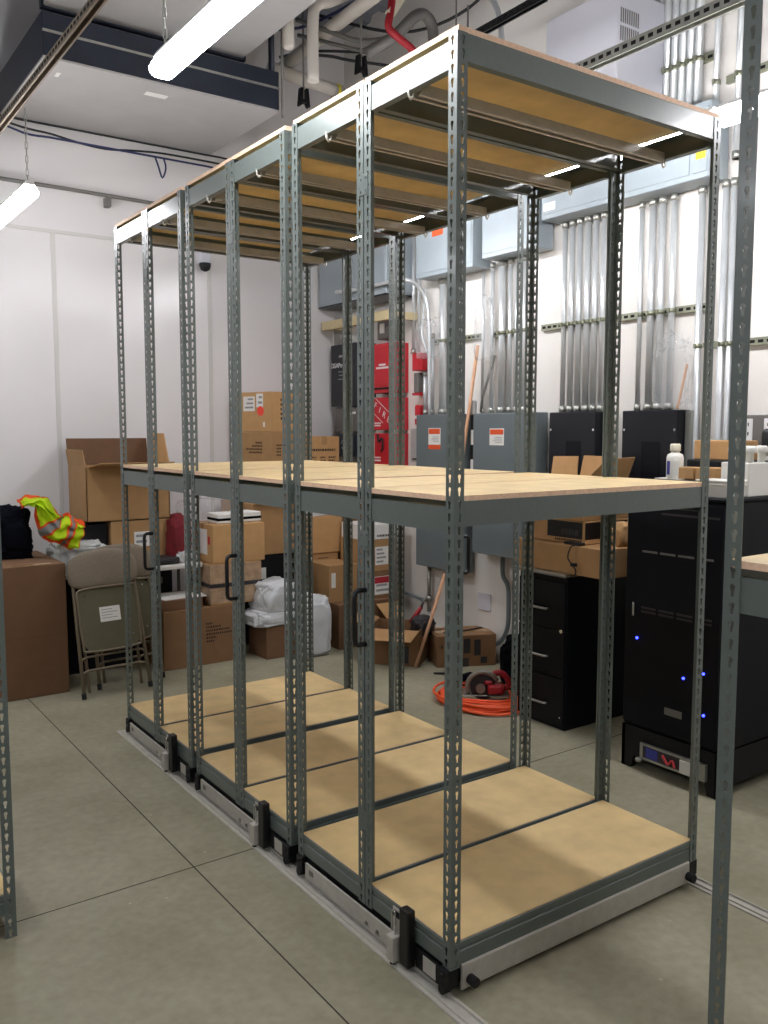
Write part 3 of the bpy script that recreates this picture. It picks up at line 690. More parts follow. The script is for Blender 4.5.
t = thing('conduit_box', 'small grey junction box above the red alarm cabinets', 'electrical box', (2.68,4.02,2.50)); MB().box(0,.12,0,.24,0,.17,bev=.006).build('box', 'rod_grey', t); MB().box(-.002,0,.13,.20,.05,.13).build('window', 'paper', t)
t = thing('conduit_box', 'small red junction box on the conduits right of the alarm cabinets', 'electrical box', (2.70,3.67,2.215)); MB().box(0,.1,0,.12,0,.14,bev=.004).build('box', 'fire_red', t); MB().box(-.003,0,.005,.115,.005,.135,bev=.001).build('cover', 'fire_red', t)
t = thing('conduit_box', 'small grey box under the red junction box', 'electrical box', (2.71,3.735,2.04)); MB().box(0,.09,0,.05,0,.16,bev=.006).build('box', 'rod_grey', t); MB().box(.01,.08,-.02,.08,-.02,0).build('bracket', 'fire_red', t)
t = thing('pull_station', 'small red pull station beside the farther grey panel', 'alarm box', (2.70,3.70,1.78)); MB().box(0,.1,0,.06,0,.16,bev=.012,seg=2).build('box', 'fire_red', t)
MB().box(-.008,0,.018,.042,.05,.075).build('lever', 'white_print', t)
t = thing('conduit_box', 'pale grey box on the wall below the pull station', 'electrical box', (2.72,3.72,1.48)); MB().box(0,.08,0,.12,0,.27,bev=.006).build('box', 'duct_grey', t); MB().box(-.001,.0,.03,.09,.015,.03).build('label_strip', 'dark_print', t)

# low on the right wall
t = thing('blank_wall_plate', 'white blank plate low on the right wall', 'wall plate', (2.79,2.92,.37)); MB().box(0,.01,0,.145,0,.135,bev=.004).build('plate', 'ac_white', t); MB().tube([(-.001,.072,.02),(.002,.072,.02)], .004, 8).build('screw', 'rod_grey', t)
t = thing('electrical_conduit', 'grey conduit dropping from the farther grey panel to the floor boxes', 'conduit', (2.76,3.63,.26)); tube('pipe', 'galvanized', [(0,0,0),(0,0,.40)], .017, t); MB().tube([(0,0,.08),(0,0,.13)], .024, 10).build('coupling', 'galvanized', t)
tag(tube('electrical_conduit', 'panel_grey', smooth_path([(2.76,2.76,.83),(2.76,2.755,.68),(2.76,2.70,.6),(2.76,2.69,.45),(2.76,2.70,.30),(2.76,2.76,.19),(2.75,2.86,.14),(2.74,3.1,.12)],6), .017), 'grey conduit curving from the nearer grey panel down toward the floor', 'conduit')
tag(tube('electrical_conduit', 'panel_grey', [(2.77,4.6,.40),(2.77,3.7,.34)], .012), 'thin grey conduit running low along the wall behind the open box', 'conduit')
t = thing('outlet_box', 'grey double power outlet on the wall at the right edge', 'outlet', (2.76,.60,1.66)); MB().box(0,.04,0,.32,0,.16,bev=.005).build('box', 'rod_grey', t)
for y in (.06,.20):
    o = MB().box(-.006,0,y,y+.075,.02,.14,bev=.003).build('outlet_face', 'white_print', t, 'white socket face'); b = MB()
    for z in (.05,.10): b.box(-.0075,-.006,y+.022,y+.028,z,z+.018); b.box(-.0075,-.006,y+.047,y+.053,z,z+.018)
    b.build('slots', 'hole_dark', o)

# leaning poles
tag(tube('wooden_pole', 'dowel', [(2.60,3.16,.9),(2.71,3.0,2.36)], .013), 'long wooden pole leaning between the two grey panels', 'pole')
tag(tube('wooden_pole', 'dowel', [(2.19,3.06,.012),(2.36,3.10,.33),(2.55,3.17,.65)], .013), 'wooden pole leaning over the open floor box', 'pole')
t = thing('wooden_plank', 'thin pale stick standing on top of the nearer black panel', 'plank', (2.69,1.235,1.858)); box('board', 'dowel', (0,.012,0,.012,0,.26), t, .002, T=Matrix.Rotation(.22,4,'X'))
t = thing('hanging_tool', 'striped white and black strap hanging between the grey panels', 'strap', (2.7,3.03,1.30)); 
for k in range(5): MB().box(0,.012,0,.03,k*.11,k*.11+.11).build('band', 'paper' if k%2 else 'black_plastic', t)
MB().box(-.006,.03,-.01,.06,.55,.66,bev=.01).build('holder', 'duct_grey', t)

# ------------------------------------------------------------------ cardboard boxes
def carton(label, x0, y0, w, d, z0, h, m='kraft', rz=0, tape=True, tape_axis='x', name='cardboard_box', cat='box', group=None, flaps=True):
    """closed carton; local x along the front, local y away from camera; origin at its front left foot"""
    t = thing(name, label, cat, (x0,y0,z0), rz, group)
    MB().box(0,w,0,d,0,h,bev=.005,seg=2).build('body', m, t)
    if flaps:
        s = MB()
        if tape_axis == 'x': s.box(.004,w-.004,d/2-.0015,d/2+.0015,h-.002,h+.0008)
        else: s.box(w/2-.0015,w/2+.0015,.004,d-.004,h-.002,h+.0008)
        s.build('flap_seam', 'kraft_inside', t)
    if tape:
        s = MB()
        if tape_axis == 'x':
            s.box(-.001,w+.001,d/2-.025,d/2+.025,h,h+.0015); s.box(-.001,.0005,d/2-.025,d/2+.025,h-.07,h+.001); s.box(w-.0005,w+.001,d/2-.025,d/2+.025,h-.07,h+.001)
        else:
            s.box(w/2-.025,w/2+.025,-.001,d+.001,h,h+.0015); s.box(w/2-.025,w/2+.025,-.001,.0005,h-.07,h+.001)
        s.build('tape', 'tape', t, 'strip of packing tape')
    return t
def fr_label(t, x0, x1, z0, z1, m='paper', name='shipping_label', y=0, lines=0, lm='grey_print', head=None):
    p = MB().box(x0,x1,y-.0015,y+.0002,z0,z1).build(name, m, t, 'white paper label' if m == 'paper' else None)
    if lines:
        b = MB(); h = (z1-z0)/(lines*1.8+1)
        for k in range(lines):
            zz = z1-h*(1.2+k*1.8); b.box(x0+(x1-x0)*.1, x0+(x1-x0)*(.55+.35*((k*37)%5)/5), y-.0022, y-.0014, zz-h*.5, zz+h*.3)
        b.build('label_lines', lm, p)
    if head: MB().box(x0+.004,x1-.004,y-.0024,y-.0014,z1-(z1-z0)*.38,z1-.004).build('label_band', head, p)
    return p
def side_label(t, y0, y1, z0, z1, m='paper', name='shipping_label', x=0, lines=0):
    p = MB().box(x-.0015,x+.0002,y0,y1,z0,z1).build(name, m, t, 'white paper label' if m == 'paper' else None)
    if lines:
        b = MB(); h = (z1-z0)/(lines*1.8+1)
        for k in range(lines):
            zz = z1-h*(1.2+k*1.8); b.box(x-.0022,x-.0014,y0+(y1-y0)*.12,y0+(y1-y0)*(.6+.3*((k*37)%5)/5),zz-h*.4,zz+h*.4)
        b.build('label_lines', 'grey_print', p)
    return p
def print_rows(t, x0, z0, rows, hgt, y=0, m='dark_print', seed=1, face='front'):
    """rows of short worn print marks (width list)"""
    rnd = random.Random(seed); b = MB()
    for k, w in enumerate(rows):
        z = z0-k*hgt*1.9; x = x0
        while x < x0+w:
            c = rnd.uniform(.5,1.1)*hgt
            if face == 'front': b.box(x,min(x+c,x0+w),y-.0014,y+.0002,z,z+hgt)
            else: b.box(y-.0014,y+.0002,x,min(x+c,x0+w),z,z+hgt)
            x += c+.006
    return b.build('printed_marking', m, t)

# tall brown carton at the left
t = carton('tall plain brown cardboard box on the floor at the far left', -.47, 3.93, .425, .74, 0, .868, 'kraft_brown', tape=False, tape_axis='x')
MB().box(0,.425,-.0008,.0004,.40,.403).build('crease', 'kraft_inside', t)
MB().box(.10,.34,.02,.06,.868,.8695).build('tape', 'tape', t)
# white-topped folding table against the back wall
t = thing('folding_table', 'white-topped folding table against the back wall under the heap', 'table', (-.04,4.16,0))
MB().box(0,1.06,0,.7,.715,.75,bev=.01,seg=2).build('tabletop', 'table_white', t)
for x in (.02,1.01):
    for y in (.36,.64): tube('leg', 'rod_grey', [(x,y,0),(x,y,.715)], .013, t, 8)
    tube('leg_brace', 'rod_grey', [(x,.36,.18),(x,.64,.18)], .009, t, 8)
# heap on the table
b = MB(); b.blob((-.30,4.44,.8695),(.31,.34,.34),2,.24,2.3,.62,5); tag(b.build('jacket', 'navy_cloth'), 'bunched black jacket on the table at the far left', 'clothing')
b = MB(); b.blob((.16,4.36,.752),(.38,.32,.20),6,.16,2.6,.5,5); tag(b.build('plastic_bundle', 'poly_grey'), 'bundle in grey plastic wrap lying under the yellow safety vest', 'bag')
b = MB(); b.blob((.36,4.32,.752),(.40,.26,.12),8,.12,2.6,.5,4); tag(b.build('plastic_bundle', 'poly_white'), 'flat white plastic package on the table behind the folding chairs', 'bag')
# safety vest: crumpled cloth sheet
def vest():
    bm = bmesh.new(); NU, NV = 56, 26
    path = smooth_path([(-.225,4.28,1.23),(-.17,4.20,1.262),(-.11,4.16,1.235),(-.075,4.13,1.15),(-.04,4.11,1.09),(.01,4.10,1.065),(.06,4.09,1.04),(.12,4.09,1.01)], 10)
    rows = []
    for i in range(NU):
        s = i/(NU-1)*(len(path)-1); k = min(int(s), len(path)-2); p = path[k].lerp(path[k+1], s-k)
        tang = (path[k+1]-path[k]).normalized(); side = (tang.cross(Vector((0,-1,.25)))+Vector((0,.0,-.0))).normalized()
        wd = .030+.085*max(0, math.sin(min(1, max(0, (i/(NU-1))-.18)*1.3)*math.pi*.66))
        row = []
        for j in range(NV):
            v = (j/(NV-1)-.5)*2
            q = p+side*v*wd+Vector((0,.10*v*v,0))
            n = noise.noise(q*14)*.04+noise.noise(q*33+Vector((3,1,2)))*.018
            q += Vector((n*.4, n-.02*math.cos(v*9+i*.25), n*.6))
            row.append(bm.verts.new(q))
        rows.append(row)
    for i in range(NU-1):
        for j in range(NV-1):
            f = bm.faces.new([rows[i][j],rows[i+1][j],rows[i+1][j+1],rows[i][j+1]]); f.smooth = True
            u, v = i/(NU-1), abs((j+.5)/(NV-1)-.5)*2
            mi = 0
            if v > .86 or u < .03 or u > .965: mi = 1
            for c in (.52,.80):
                if abs(u-c) < .055: mi = 1
                if abs(u-c) < .032: mi = 2
            f.material_index = mi
    r = bmesh.ops.solidify(bm, geom=bm.faces[:], thickness=.006)
    me = bpy.data.meshes.new('safety_vest'); bm.to_mesh(me); bm.free()
    for k in ('hivis','hivis_orange','reflective'): me.materials.append(M[k])
    o = bpy.data.objects.new('safety_vest', me); COL.objects.link(o)
    tag(o, 'crumpled fluorescent yellow safety vest with orange trim on the heap', 'clothing')
vest()
# boxes on the table
t = carton('kraft box with a white label on the table, under the big open box', .40, 4.36, .45, .38, .751, .325, 'kraft', tape=False); fr_label(t, .17, .31, .13, .24, lines=2)
t = carton('dark box on the table beneath the left side of the big open box', .13, 4.40, .255, .34, .751, .31, 'black_steel', tape=False, flaps=False)
# big open carton, lying with flaps out
t = thing('open_cardboard_box', 'big open cardboard box with raised flaps on top of the heap', 'box', (.232,4.36,1.08))
b = MB(); w, d, h, q = .62, .44, .395, .006
b.box(0,w,0,d,0,q); b.box(0,w,0,q,0,h); b.box(0,w,d-q,d,0,h); b.box(0,q,0,d,0,h); b.box(w-q,w,0,d,0,h); b.build('body', 'kraft', t)
def flap(t, pts, m='kraft', th=.006):
    bm = MB(); a = [Vector(p) for p in pts]; n = (a[1]-a[0]).cross(a[2]-a[0]).normalized()*th
    A = [bm.bm.verts.new(p) for p in a]; B = [bm.bm.verts.new(p+n) for p in a]
    bm.bm.faces.new(A[::-1]); bm.bm.faces.new(B)
    for i in range(len(a)): bm.bm.faces.new([A[i],A[(i+1)%len(a)],B[(i+1)%len(a)],B[i]])
    bmesh.ops.recalc_face_normals(bm.bm, faces=bm.bm.faces[:]); return bm.build('flap', m, t)
flap(t, [(0,d,h),(w,d,h),(w,d+.04,h+.20),(0,d+.04,h+.20)], 'kraft_inside')
flap(t, [(w,0,h),(w,d,h),(w+.005,d,h+.24),(w+.005,.12,h+.24)], 'kraft_light')
flap(t, [(.02,0,h),(w-.02,0,h),(w-.03,-.19,h+.035),(.05,-.19,h+.035)], 'kraft')
flap(t, [(0,0,h),(0,d,h),(-.015,d,h+.12),(-.015,.03,h+.12)], 'kraft')
# kraft box with papers on the floor, and what stands on it
t = carton('wide kraft box with faded print on the floor, papers and a wrapped box on it', .655, 4.04, .60, .44, 0, .43, 'kraft_dark', tape=False)
print_rows(t, .33, .30, (.05,.12,.19,.22,.08,.06), .014, seed=4)
t = carton('flat kraft tray lying on the wide kraft box, under white papers', .64, 4.06, .33, .36, .431, .075, 'kraft_brown', tape=False)
for k, (x, y, r, lb) in enumerate(((.69,4.08,.12,'white sheet of paper on top of the flat kraft tray, left'),(.80,4.10,-.15,'white sheet of paper on top of the flat kraft tray, right'))):
    o = MB().box(0,.21,0,.28,0,.002).build('paper_sheet', 'paper', None, None, (x,y,.5075+.0022*k)); o.rotation_euler.z = r; tag(o, lb, 'paper')
t = carton('brown box wrapped in shiny film with a dark strap round it', 1.03, 4.05, .42, .36, .4315, .312, 'kraft', tape=False, flaps=False)
MB().box(-.002,.422,-.002,.362,.01,.308,bev=.006).build('stretch_film', 'stretch_film', t); MB().box(-.004,.424,-.004,.364,.135,.165).build('strap', 'dark_tape', t, 'dark strap')
t = carton('clean kraft box with a white side label on top of the film-wrapped box', 1.055, 4.055, .43, .37, .7455, .29, 'kraft_light', tape_axis='x'); side_label(t, .10, .26, .06, .25, lines=0); side_label(t, .05, .085, .14, .20, 'red_print', 'red_sticker')
for k, (x, y, lb) in enumerate(((1.12,4.09,'white and navy striped package lying on the clean kraft box, left'),(1.33,4.12,'white and navy striped package lying on the clean kraft box, right'))):
    t = thing('flat_package', lb, 'package', (x,y,1.0375), .1*k); MB().box(0,.17,0,.2,0,.075,bev=.006).build('body', 'paper', t); MB().box(-.001,.171,-.001,.201,.022,.042).build('stripe', 'navy_cloth', t, 'navy stripe')
b = MB(); b.blob((1.15,4.42,1.04),(.42,.2,.17),11,.2,2.4,.5,4); tag(b.build('plastic_bag', 'clear_bag'), 'clear plastic bag slumped behind the striped packages', 'bag')
# red bag and clear plastic on the table end
b = MB(); b.blob((.90,4.34,.752),(.17,.2,.34),12,.2,2.2,.6,4); tag(b.build('cloth_bag', 'red_cloth'), 'dark red cloth bag in clear plastic at the table end', 'bag')
b = MB(); b.blob((.93,4.27,.752),(.16,.12,.09),13,.25,2.4,.6,4); tag(b.build('plastic_bag', 'poly_white'), 'crumpled white plastic bag in front of the red bag', 'bag')
t = thing('power_tool_case', 'flat dark tool case lying on the table end', 'case', (.62,4.18,.751), .1); MB().box(0,.24,0,.2,0,.05,bev=.01,seg=2).build('case', 'tool_dark', t); MB().box(.05,.19,-.016,0,.016,.034,bev=.005).build('handle', 'black_plastic', t)
t = thing('storage_crate', 'black crate with a grey label under the end of the white table', 'crate', (.56,4.24,0)); MB().box(0,.36,.28,.62,.0,.70,bev=.006).build('body', 'black_steel', t); MB().box(-.006,.366,.274,.626,.655,.70,bev=.004).build('rim', 'black_plastic', t); MB().box(.2,.28,.2772,.2802,.56,.61).build('label', 'rod_grey', t, 'grey label')
t = thing('dark_filler_tote', 'black tote added to darken the space under the white table behind the folding chairs', 'crate', (.015,4.34,0)); MB().prism([(.03,0),(.0,.68),(.53,.68),(.50,0)], 'y', 0, .44).build('body', 'rack_black', t); MB().box(-.012,.542,-.012,.452,.655,.70,bev=.006).build('lid', 'black_steel', t)  # tote added so the space below the tabletop comes out dark
# black equipment behind, with label
t = thing('equipment_case', 'black equipment case with a white label behind the wrapped box', 'case', (1.50,4.30,0)); MB().box(0,.36,0,.4,0,.745,bev=.008).build('body', 'black_steel', t); fr_label(t, .02,.12,.55,.64); MB().box(.14,.34,-.006,0,.44,.48,bev=.002).build('handle', 'black_plastic', t)
t = carton('crumpled-topped kraft box on the black equipment case', 1.50, 4.28, .47, .60, .746, .411, 'kraft', tape_axis='y')
flap(t, [(.0,.0,.41),(.4,.0,.41),(.38,-.05,.43),(.03,-.06,.435)], 'kraft_light')
# upper stack
RZ = math.radians(15)
t = carton('kraft box with faint print on both faces, second from top of the tall stack', 1.74, 4.40, .40, .44, 1.158, .565, 'kraft', rz=RZ, tape=False)
print_rows(t, .05, .45, (.16,.05,.05,.05), .014, seed=6); print_rows(t, .12, .47, (.08,.12,.2,.16), .014, y=0, seed=5, face='side')
t = carton('kraft box with labels and a red dot crowning the tall stack', 1.742, 4.405, .39, .43, 1.7245, .325, 'kraft_light', rz=RZ, tape=True, tape_axis='y')
side_label(t, .20, .34, .17, .29, lines=3); side_label(t, .10, .18, .20, .31, lines=2); MB().tube([(-.002,.13,.17),(0,.13,.17)], .040, 14).build('red_dot', 'bright_red', t, 'red dot sticker'); side_label(t,.08,.10,.04,.08); print_rows(t, .10, .25, (.05,.04,.05,.03,.05), .02, seed=8)
# column of boxes to the right
t = carton('lowest kraft box of the column behind the white sack', 2.0, 4.30, .25, .36, 0, .42, 'kraft_dark', tape=False)
t = carton('second kraft box up in the column behind the white sack', 2.0, 4.29, .30, .36, .4205, .295, 'kraft', tape=False); fr_label(t,.02,.05,.19,.27); MB().box(.10,.20,-.001,.001,.25,.256).build('dark_line', 'dark_print', t)
t = carton('third kraft box up in the column behind the white sack', 1.99, 4.28, .34, .36, .716, .305, 'kraft_light', tape=False)
b = MB(); b.blob((2.10,4.42,1.022),(.25,.2,.06),14,.2,2.4,.5,3); tag(b.build('plastic_bundle', 'poly_white'), 'white plastic scrap on the third box of the column', 'bag')
t = carton('kraft box with rows of dark print standing above the middle shelf at the back', 2.135, 4.48, .30, .36, 1.10, .585, 'kraft_light', tape=True, tape_axis='y'); print_rows(t, .02, .46, (.24,), .02, seed=21); print_rows(t,.02,.40,(.05,.05,.05),.014,seed=22); print_rows(t,.11,.40,(.05,.05,.05),.014,seed=24); print_rows(t,.19,.40,(.07,.06,.05),.014,seed=23)
t = carton('plain kraft box hidden in the back column under the printed one', 2.38, 4.40, .30, .4, 0, 1.09, 'kraft_dark', tape=False)
# boxes between the far posts
t = carton('broad brown box on the floor beside the column, its flap hanging open', 2.02, 3.84, .60, .36, 0, .36, 'kraft_brown', tape=False)
flap(t, [(.36,0,.33),(.60,0,.33),(.56,-.16,.10),(.42,-.18,.14)], 'kraft_light')
t = carton('brown box with a white and dark red label, between the far posts', 2.30, 3.90, .34, .34, .361, .225, 'kraft_dark', tape=False); fr_label(t,.10,.29,.03,.18,lines=3,head='red_print')
t = carton('brown box with a tall white shipping label, above the red-labelled one', 2.29, 3.90, .34, .34, .587, .26, 'kraft', tape=False); fr_label(t,.12,.25,.05,.20,lines=4)
t = thing('white_carton', 'white carton with a line of dark lettering, topmost between the far posts', 'box', (2.30,3.90,.848)); MB().box(0,.33,0,.34,0,.125,bev=.004).build('body', 'paper', t); print_rows(t,.13,.02,(.19,),.018,m='dark_print',seed=31)
t = carton('kraft box with a white edge label left of the red-labelled box', 2.0, 3.95, .27, .34, .361, .30, 'kraft', tape=False); fr_label(t,.02,.06,.12,.24)
# mail bags and sacks
t = carton('brown box on the floor under the white mailing bags', 1.41, 3.90, .30, .30, 0, .25, 'kraft_brown', tape=False)
b = MB(); b.blob((1.50,4.02,.252),(.36,.28,.12),15,.14,2.6,.5,5); tag(b.build('mailing_bag', 'poly_white'), 'flat grey-white mailing bag lying directly on the brown floor box', 'bag')
b = MB(); b.blob((1.56,4.04,.345),(.36,.30,.24),16,.15,2.1,.55,5); tag(b.build('mailing_bag', 'poly_white'), 'puffy white mailing bag with dark streaks on top of the flat one', 'bag')
t = thing('plastic_sack', 'white woven sack slumped on the floor before the column of boxes', 'bag', (1.79,3.88,0)); b = MB(); b.blob((0,0,0),(.27,.24,.46),17,.13,2.8,.55,5); b.build('sack', 'poly_white', t)
b = MB(); b.tube(smooth_path([(-.10,-.13,.03),(0,-.135,.02),(.10,-.12,.03)]), .006, 6); b.build('hem', 'rod_grey', t)

# folding chairs, folded and leaning
def chair(A, u, v, label):
    u = Vector(u).normalized(); v = Vector(v).normalized(); n = u.cross(v).normalized(); v = n.cross(u).normalized()   # n points toward the camera (-Y)
    t = thing('folding_chair', label, 'chair', A, 0, 'folded chairs')
    R = Matrix((u, v, n)).transposed().to_4x4() @ Matrix.Diagonal((1.03,1.03,1.03,1))
    Wd, Hh = .425, .94
    # outer frame: front legs rising into the back
    pts = [(-.0,0,0),(0.01,.45,.0),(.02,.78,0)] + arc((.085,.82,0),.065,180,90,5,'xy') + arc((Wd-.085,.82,0),.065,90,0,5,'xy') + [(Wd-.02,.78,0),(Wd-.01,.45,0),(Wd,0,0)]
    tube('frame', 'steel_beige', pts, .0115, t, 9, T=R)
    for x in (0, Wd): MB().tube([(x,-.002,0),(x,.035,0)], .015, 9, T=R).build('foot_cap', 'rubber', t)
    # inner rear-leg frame with two cross rungs
    tube('rear_leg', 'steel_beige', [(.045,.03,-.035),(.045,.62,-.01)], .010, t, 8, T=R); tube('rear_leg', 'steel_beige', [(Wd-.045,.03,-.035),(Wd-.045,.62,-.01)], .010, t, 8, T=R)
    for z, o in ((.17,.0),(.255,.0)):
        tube('rung', 'steel_beige', [(.008,z-.03,o),(.02,z-.008,o),(.05,z,o),(Wd-.05,z,o),(Wd-.02,z-.008,o),(Wd-.008,z-.03,o)], .0075, t, 8, T=R)
    # padded back
    b = MB(); r = bmesh.ops.create_uvsphere(b.bm, u_segments=36, v_segments=20, radius=1)
    for q in r['verts']:
        d = q.co.copy(); s = Vector([math.copysign(abs(k)**.45, k) for k in d])
        yy = s.y; x = s.x*(1-.16*max(0,yy)**2)
        q.co = Vector((Wd/2+x*.225, .805+yy*.125-.03*(x*x)*max(0,yy), s.z*.032+.006))
    for f in b.bm.faces: f.smooth = True
    bmesh.ops.transform(b.bm, matrix=R, verts=b.bm.verts); b.build('backrest', 'cushion_taupe', t, 'padded taupe backrest')
    # seat pan folded up: rim and olive underside
    rim = [(.025,.645,.026),(.07,.68,.028),(Wd-.07,.68,.028),(Wd-.025,.645,.026),(Wd-.03,.34,.02),(Wd-.065,.285,.02),(.065,.285,.02),(.03,.34,.02)]
    pan = MB(); pan.prism([(p[0],p[1]) for p in rim], 'z', .008, .022, T=R); s = pan.build('seat_pan', 'seat_olive', t, 'olive underside of the seat')
    tube('seat_rim', 'steel_beige', smooth_path(rim+[rim[0]],4)[:-1], .008, s, 8, closed=True, T=R)
    MB().box(.155,.285,.46,.555,.0222,.0235,T=R).build('paper_label', 'paper', s, 'white paper label')
    lb = MB()
    for k in range(4): lb.box(.165,.235+.03*(k%2),.535-k*.018,.539-k*.018,.0235,.0242,T=R)
    lb.build('label_lines', 'grey_print', s)
    for x, y in ((.075,.64),(Wd-.075,.64),(.075,.36),(Wd-.075,.36)): MB().tube([(x,y,.022),(x,y,.026)], .006, 8, T=R).build('rivet', 'chrome', s)
chair((-.025,3.665,.012), (1,-.02,.03), (-.165,.24,.93), 'front folding chair with taupe back and white label, leaning on the pile')
chair((.125,3.83,.012), (1,-.02,.03), (-.125,.20,.94), 'rear folding chair, mostly hidden behind the front one')

# ------------------------------------------------------------------ right side floor clutter
t = thing('open_cardboard_box', 'open brown box on the floor by the right wall holding tools', 'box', (2.235,3.075,0), math.radians(40))
w, d, h, q = .36, .40, .27, .006; b = MB(); b.box(0,w,0,d,0,q); b.box(0,w,0,q,0,h); b.box(0,w,d-q,d,0,h); b.box(0,q,0,d,0,h); b.box(w-q,w,0,d,0,h); b.build('body', 'kraft_dark', t)
flap(t, [(0,d,h),(0,0,h),(-.16,.03,h-.05),(-.16,d-.03,h-.05)], 'kraft'); flap(t, [(0,d,h),(w,d,h),(w-.03,d+.14,h+.06),(.03,d+.14,h+.06)], 'kraft')
MB().box(-.002,0,.08,.13,.02,.15).build('dark_tape', 'dark_tape', t)
b = MB(); b.blob((2.36,3.20,.20),(.16,.14,.14),18,.25,2.4,.6,4); tag(b.build('tool_pouch', 'tool_dark'), 'dark tool pouch sagging over the rim of the open box', 'bag')
t = thing('red_pliers', 'red-handled tool sticking out of the open box', 'tool', (2.38,3.38,.262)); tube('handle', 'tool_red', [(0,0,0),(.06,-.06,.12)], .016, t); tube('handle', 'tool_red', [(.05,.02,0),(.06,-.06,.12)], .014, t); tube('shaft', 'rod_grey', [(.06,-.06,.12),(.075,-.08,.19)], .010, t)
t = carton('kraft box patched with dark tape strips on the floor against the right wall', 2.325, 2.975, .45, .30, 0, .235, 'kraft_dark', rz=-.42, tape=False)
b = MB()
for x, z0, z1 in ((.06,.09,.21),(.20,.10,.21),(.28,.08,.20),(.14,.0,.07),(.19,.0,.065),(.33,.02,.07)): b.box(x,x+.05,-.0015,.0005,z0,z1)
b.build('tape_patches', 'dark_tape', t, 'dark tape strips')
b = MB(); b.box(.02,.43,.10,.18,.235,.2365); b.box(.02,.2,.25,.3,.235,.2365); b.build('top_tape', 'tape', t)
tube('loose_cable', 'cable_black', smooth_path([(.03,-.01,.15),(.08,.1,.24),(.25,.12,.243),(.40,.2,.243)]), .006, t, 6)
# coil of orange cord
rnd = random.Random(3); pts = []
for k in range(0, 13*22+1):
    a = k/22*2*math.pi; turn = k//22
    r = .235+.035*math.sin(turn*1.9)+.02*math.sin(a*2+turn)
    pts.append((2.08+r*math.cos(a)*1.05+.02*math.sin(turn), 2.20+r*math.sin(a)*1.15+.02*math.cos(turn*2), .010+.0105*(turn%5)+.004*math.sin(a*3+turn)))
tag(tube('extension_cord', 'orange_cord', smooth_path(pts,2), .0085, seg=7), 'coil of bright orange extension cord on the floor under the saw', 'cord')
# circular saw
t = thing('circular_saw', 'red and grey circular saw resting on the orange cord', 'tool', (2.08,2.16,.058), math.radians(-38))
b = MB(); b.box(-.15,.14,-.07,.09,0,.006,bev=.002); b.build('base_plate', 'tool_grey', t)
T = Matrix.Translation((-.03,-.03,.05))
b = MB(); b.tube([(-.03,-.05,.055),(-.03,-.02,.055)], .080, 28); b.build('blade_guard', 'tool_dark', t)
b = MB(); b.tube(arc((-.03,-.05,.055),.098,205,25,16), .016, 8); b.build('guard_rim', 'tool_grey', t, 'pale curved guard')
b = MB(); b.tube([(-.03,-.02,.06),(-.03,.10,.06)], [.05,.047], 18); b.build('motor', 'tool_dark', t)
b = MB(); b.tube([(-.03,.10,.06),(-.03,.135,.06)], [.046,.03], 18); b.build('motor_cap', 'tool_red', t)
tube('handle', 'tool_red', smooth_path([(.02,.0,.09),(.06,.0,.135),(.11,.0,.12),(.14,.0,.06),(.10,.0,.03)]), [.022]*1 and .020, t, 10)
MB().box(.0,.10,-.085,.02,.015,.075,bev=.014,seg=2).build('gear_housing', 'tool_red', t); MB().tube([(-.045,-.056,.05),(-.045,-.075,.05)], .030, 16).build('arbor_cover', 'tool_grey', t); MB().box(-.02,.03,-.07,-.052,.075,.10,bev=.006).build('depth_lever', 'tool_red', t)
tube('cord', 'cable_black', smooth_path([(.14,0,.06),(.2,.05,.02),(.24,.12,.0),(.18,.2,-.02)]), .005, t, 6)
b = MB(); b.blob((2.44,2.16,0),(.30,.34,.36),19,.16,2,.6,5); tag(b.build('tool_bag', 'navy_cloth'), 'black tool bag slumped between the saw and the filing cabinet', 'bag')
b = MB(); b.blob((2.18,2.48,.0),(.22,.10,.09),20,.2,2.4,.6,4); tag(b.build('work_glove', 'navy_cloth'), 'dark crumpled glove behind the orange cord', 'clothing')
tag(tube('marker_pen', 'black_plastic', [(2.20,2.86,.008),(2.29,2.79,.008)], .008, seg=8), 'black pen lying on the floor in front of the taped box', 'pen')

# filing cabinet
t = thing('filing_cabinet', 'black three-drawer filing cabinet beyond the shelving at right', 'cabinet', (2.065,1.485,0))
MB().box(.012,.67,0,.385,0,.905,bev=.004).build('body', 'cabinet_black', t)
for k in range(3):
    z = .025+k*.282; dr = MB().box(0,.013,.006,.379,z,z+.275,bev=.003).build('drawer', 'cabinet_black', t)
    MB().tube(smooth_path([(0,.135,z+.112),(-.022,.142,z+.115),(-.026,.19,z+.115),(-.026,.24,z+.115),(-.022,.282,z+.115),(0,.29,z+.112)],4), .007, 8).build('handle', 'galvanized', dr, 'silver pull handle')
MB().tube([(-.005,.03,.585),(0,.03,.585)], .011, 12).build('lock', 'chrome', t, 'small silver lock'); MB().tube([(-.004,.03,.075),(0,.03,.075)], .005, 8).build('rivet', 'chrome', t)
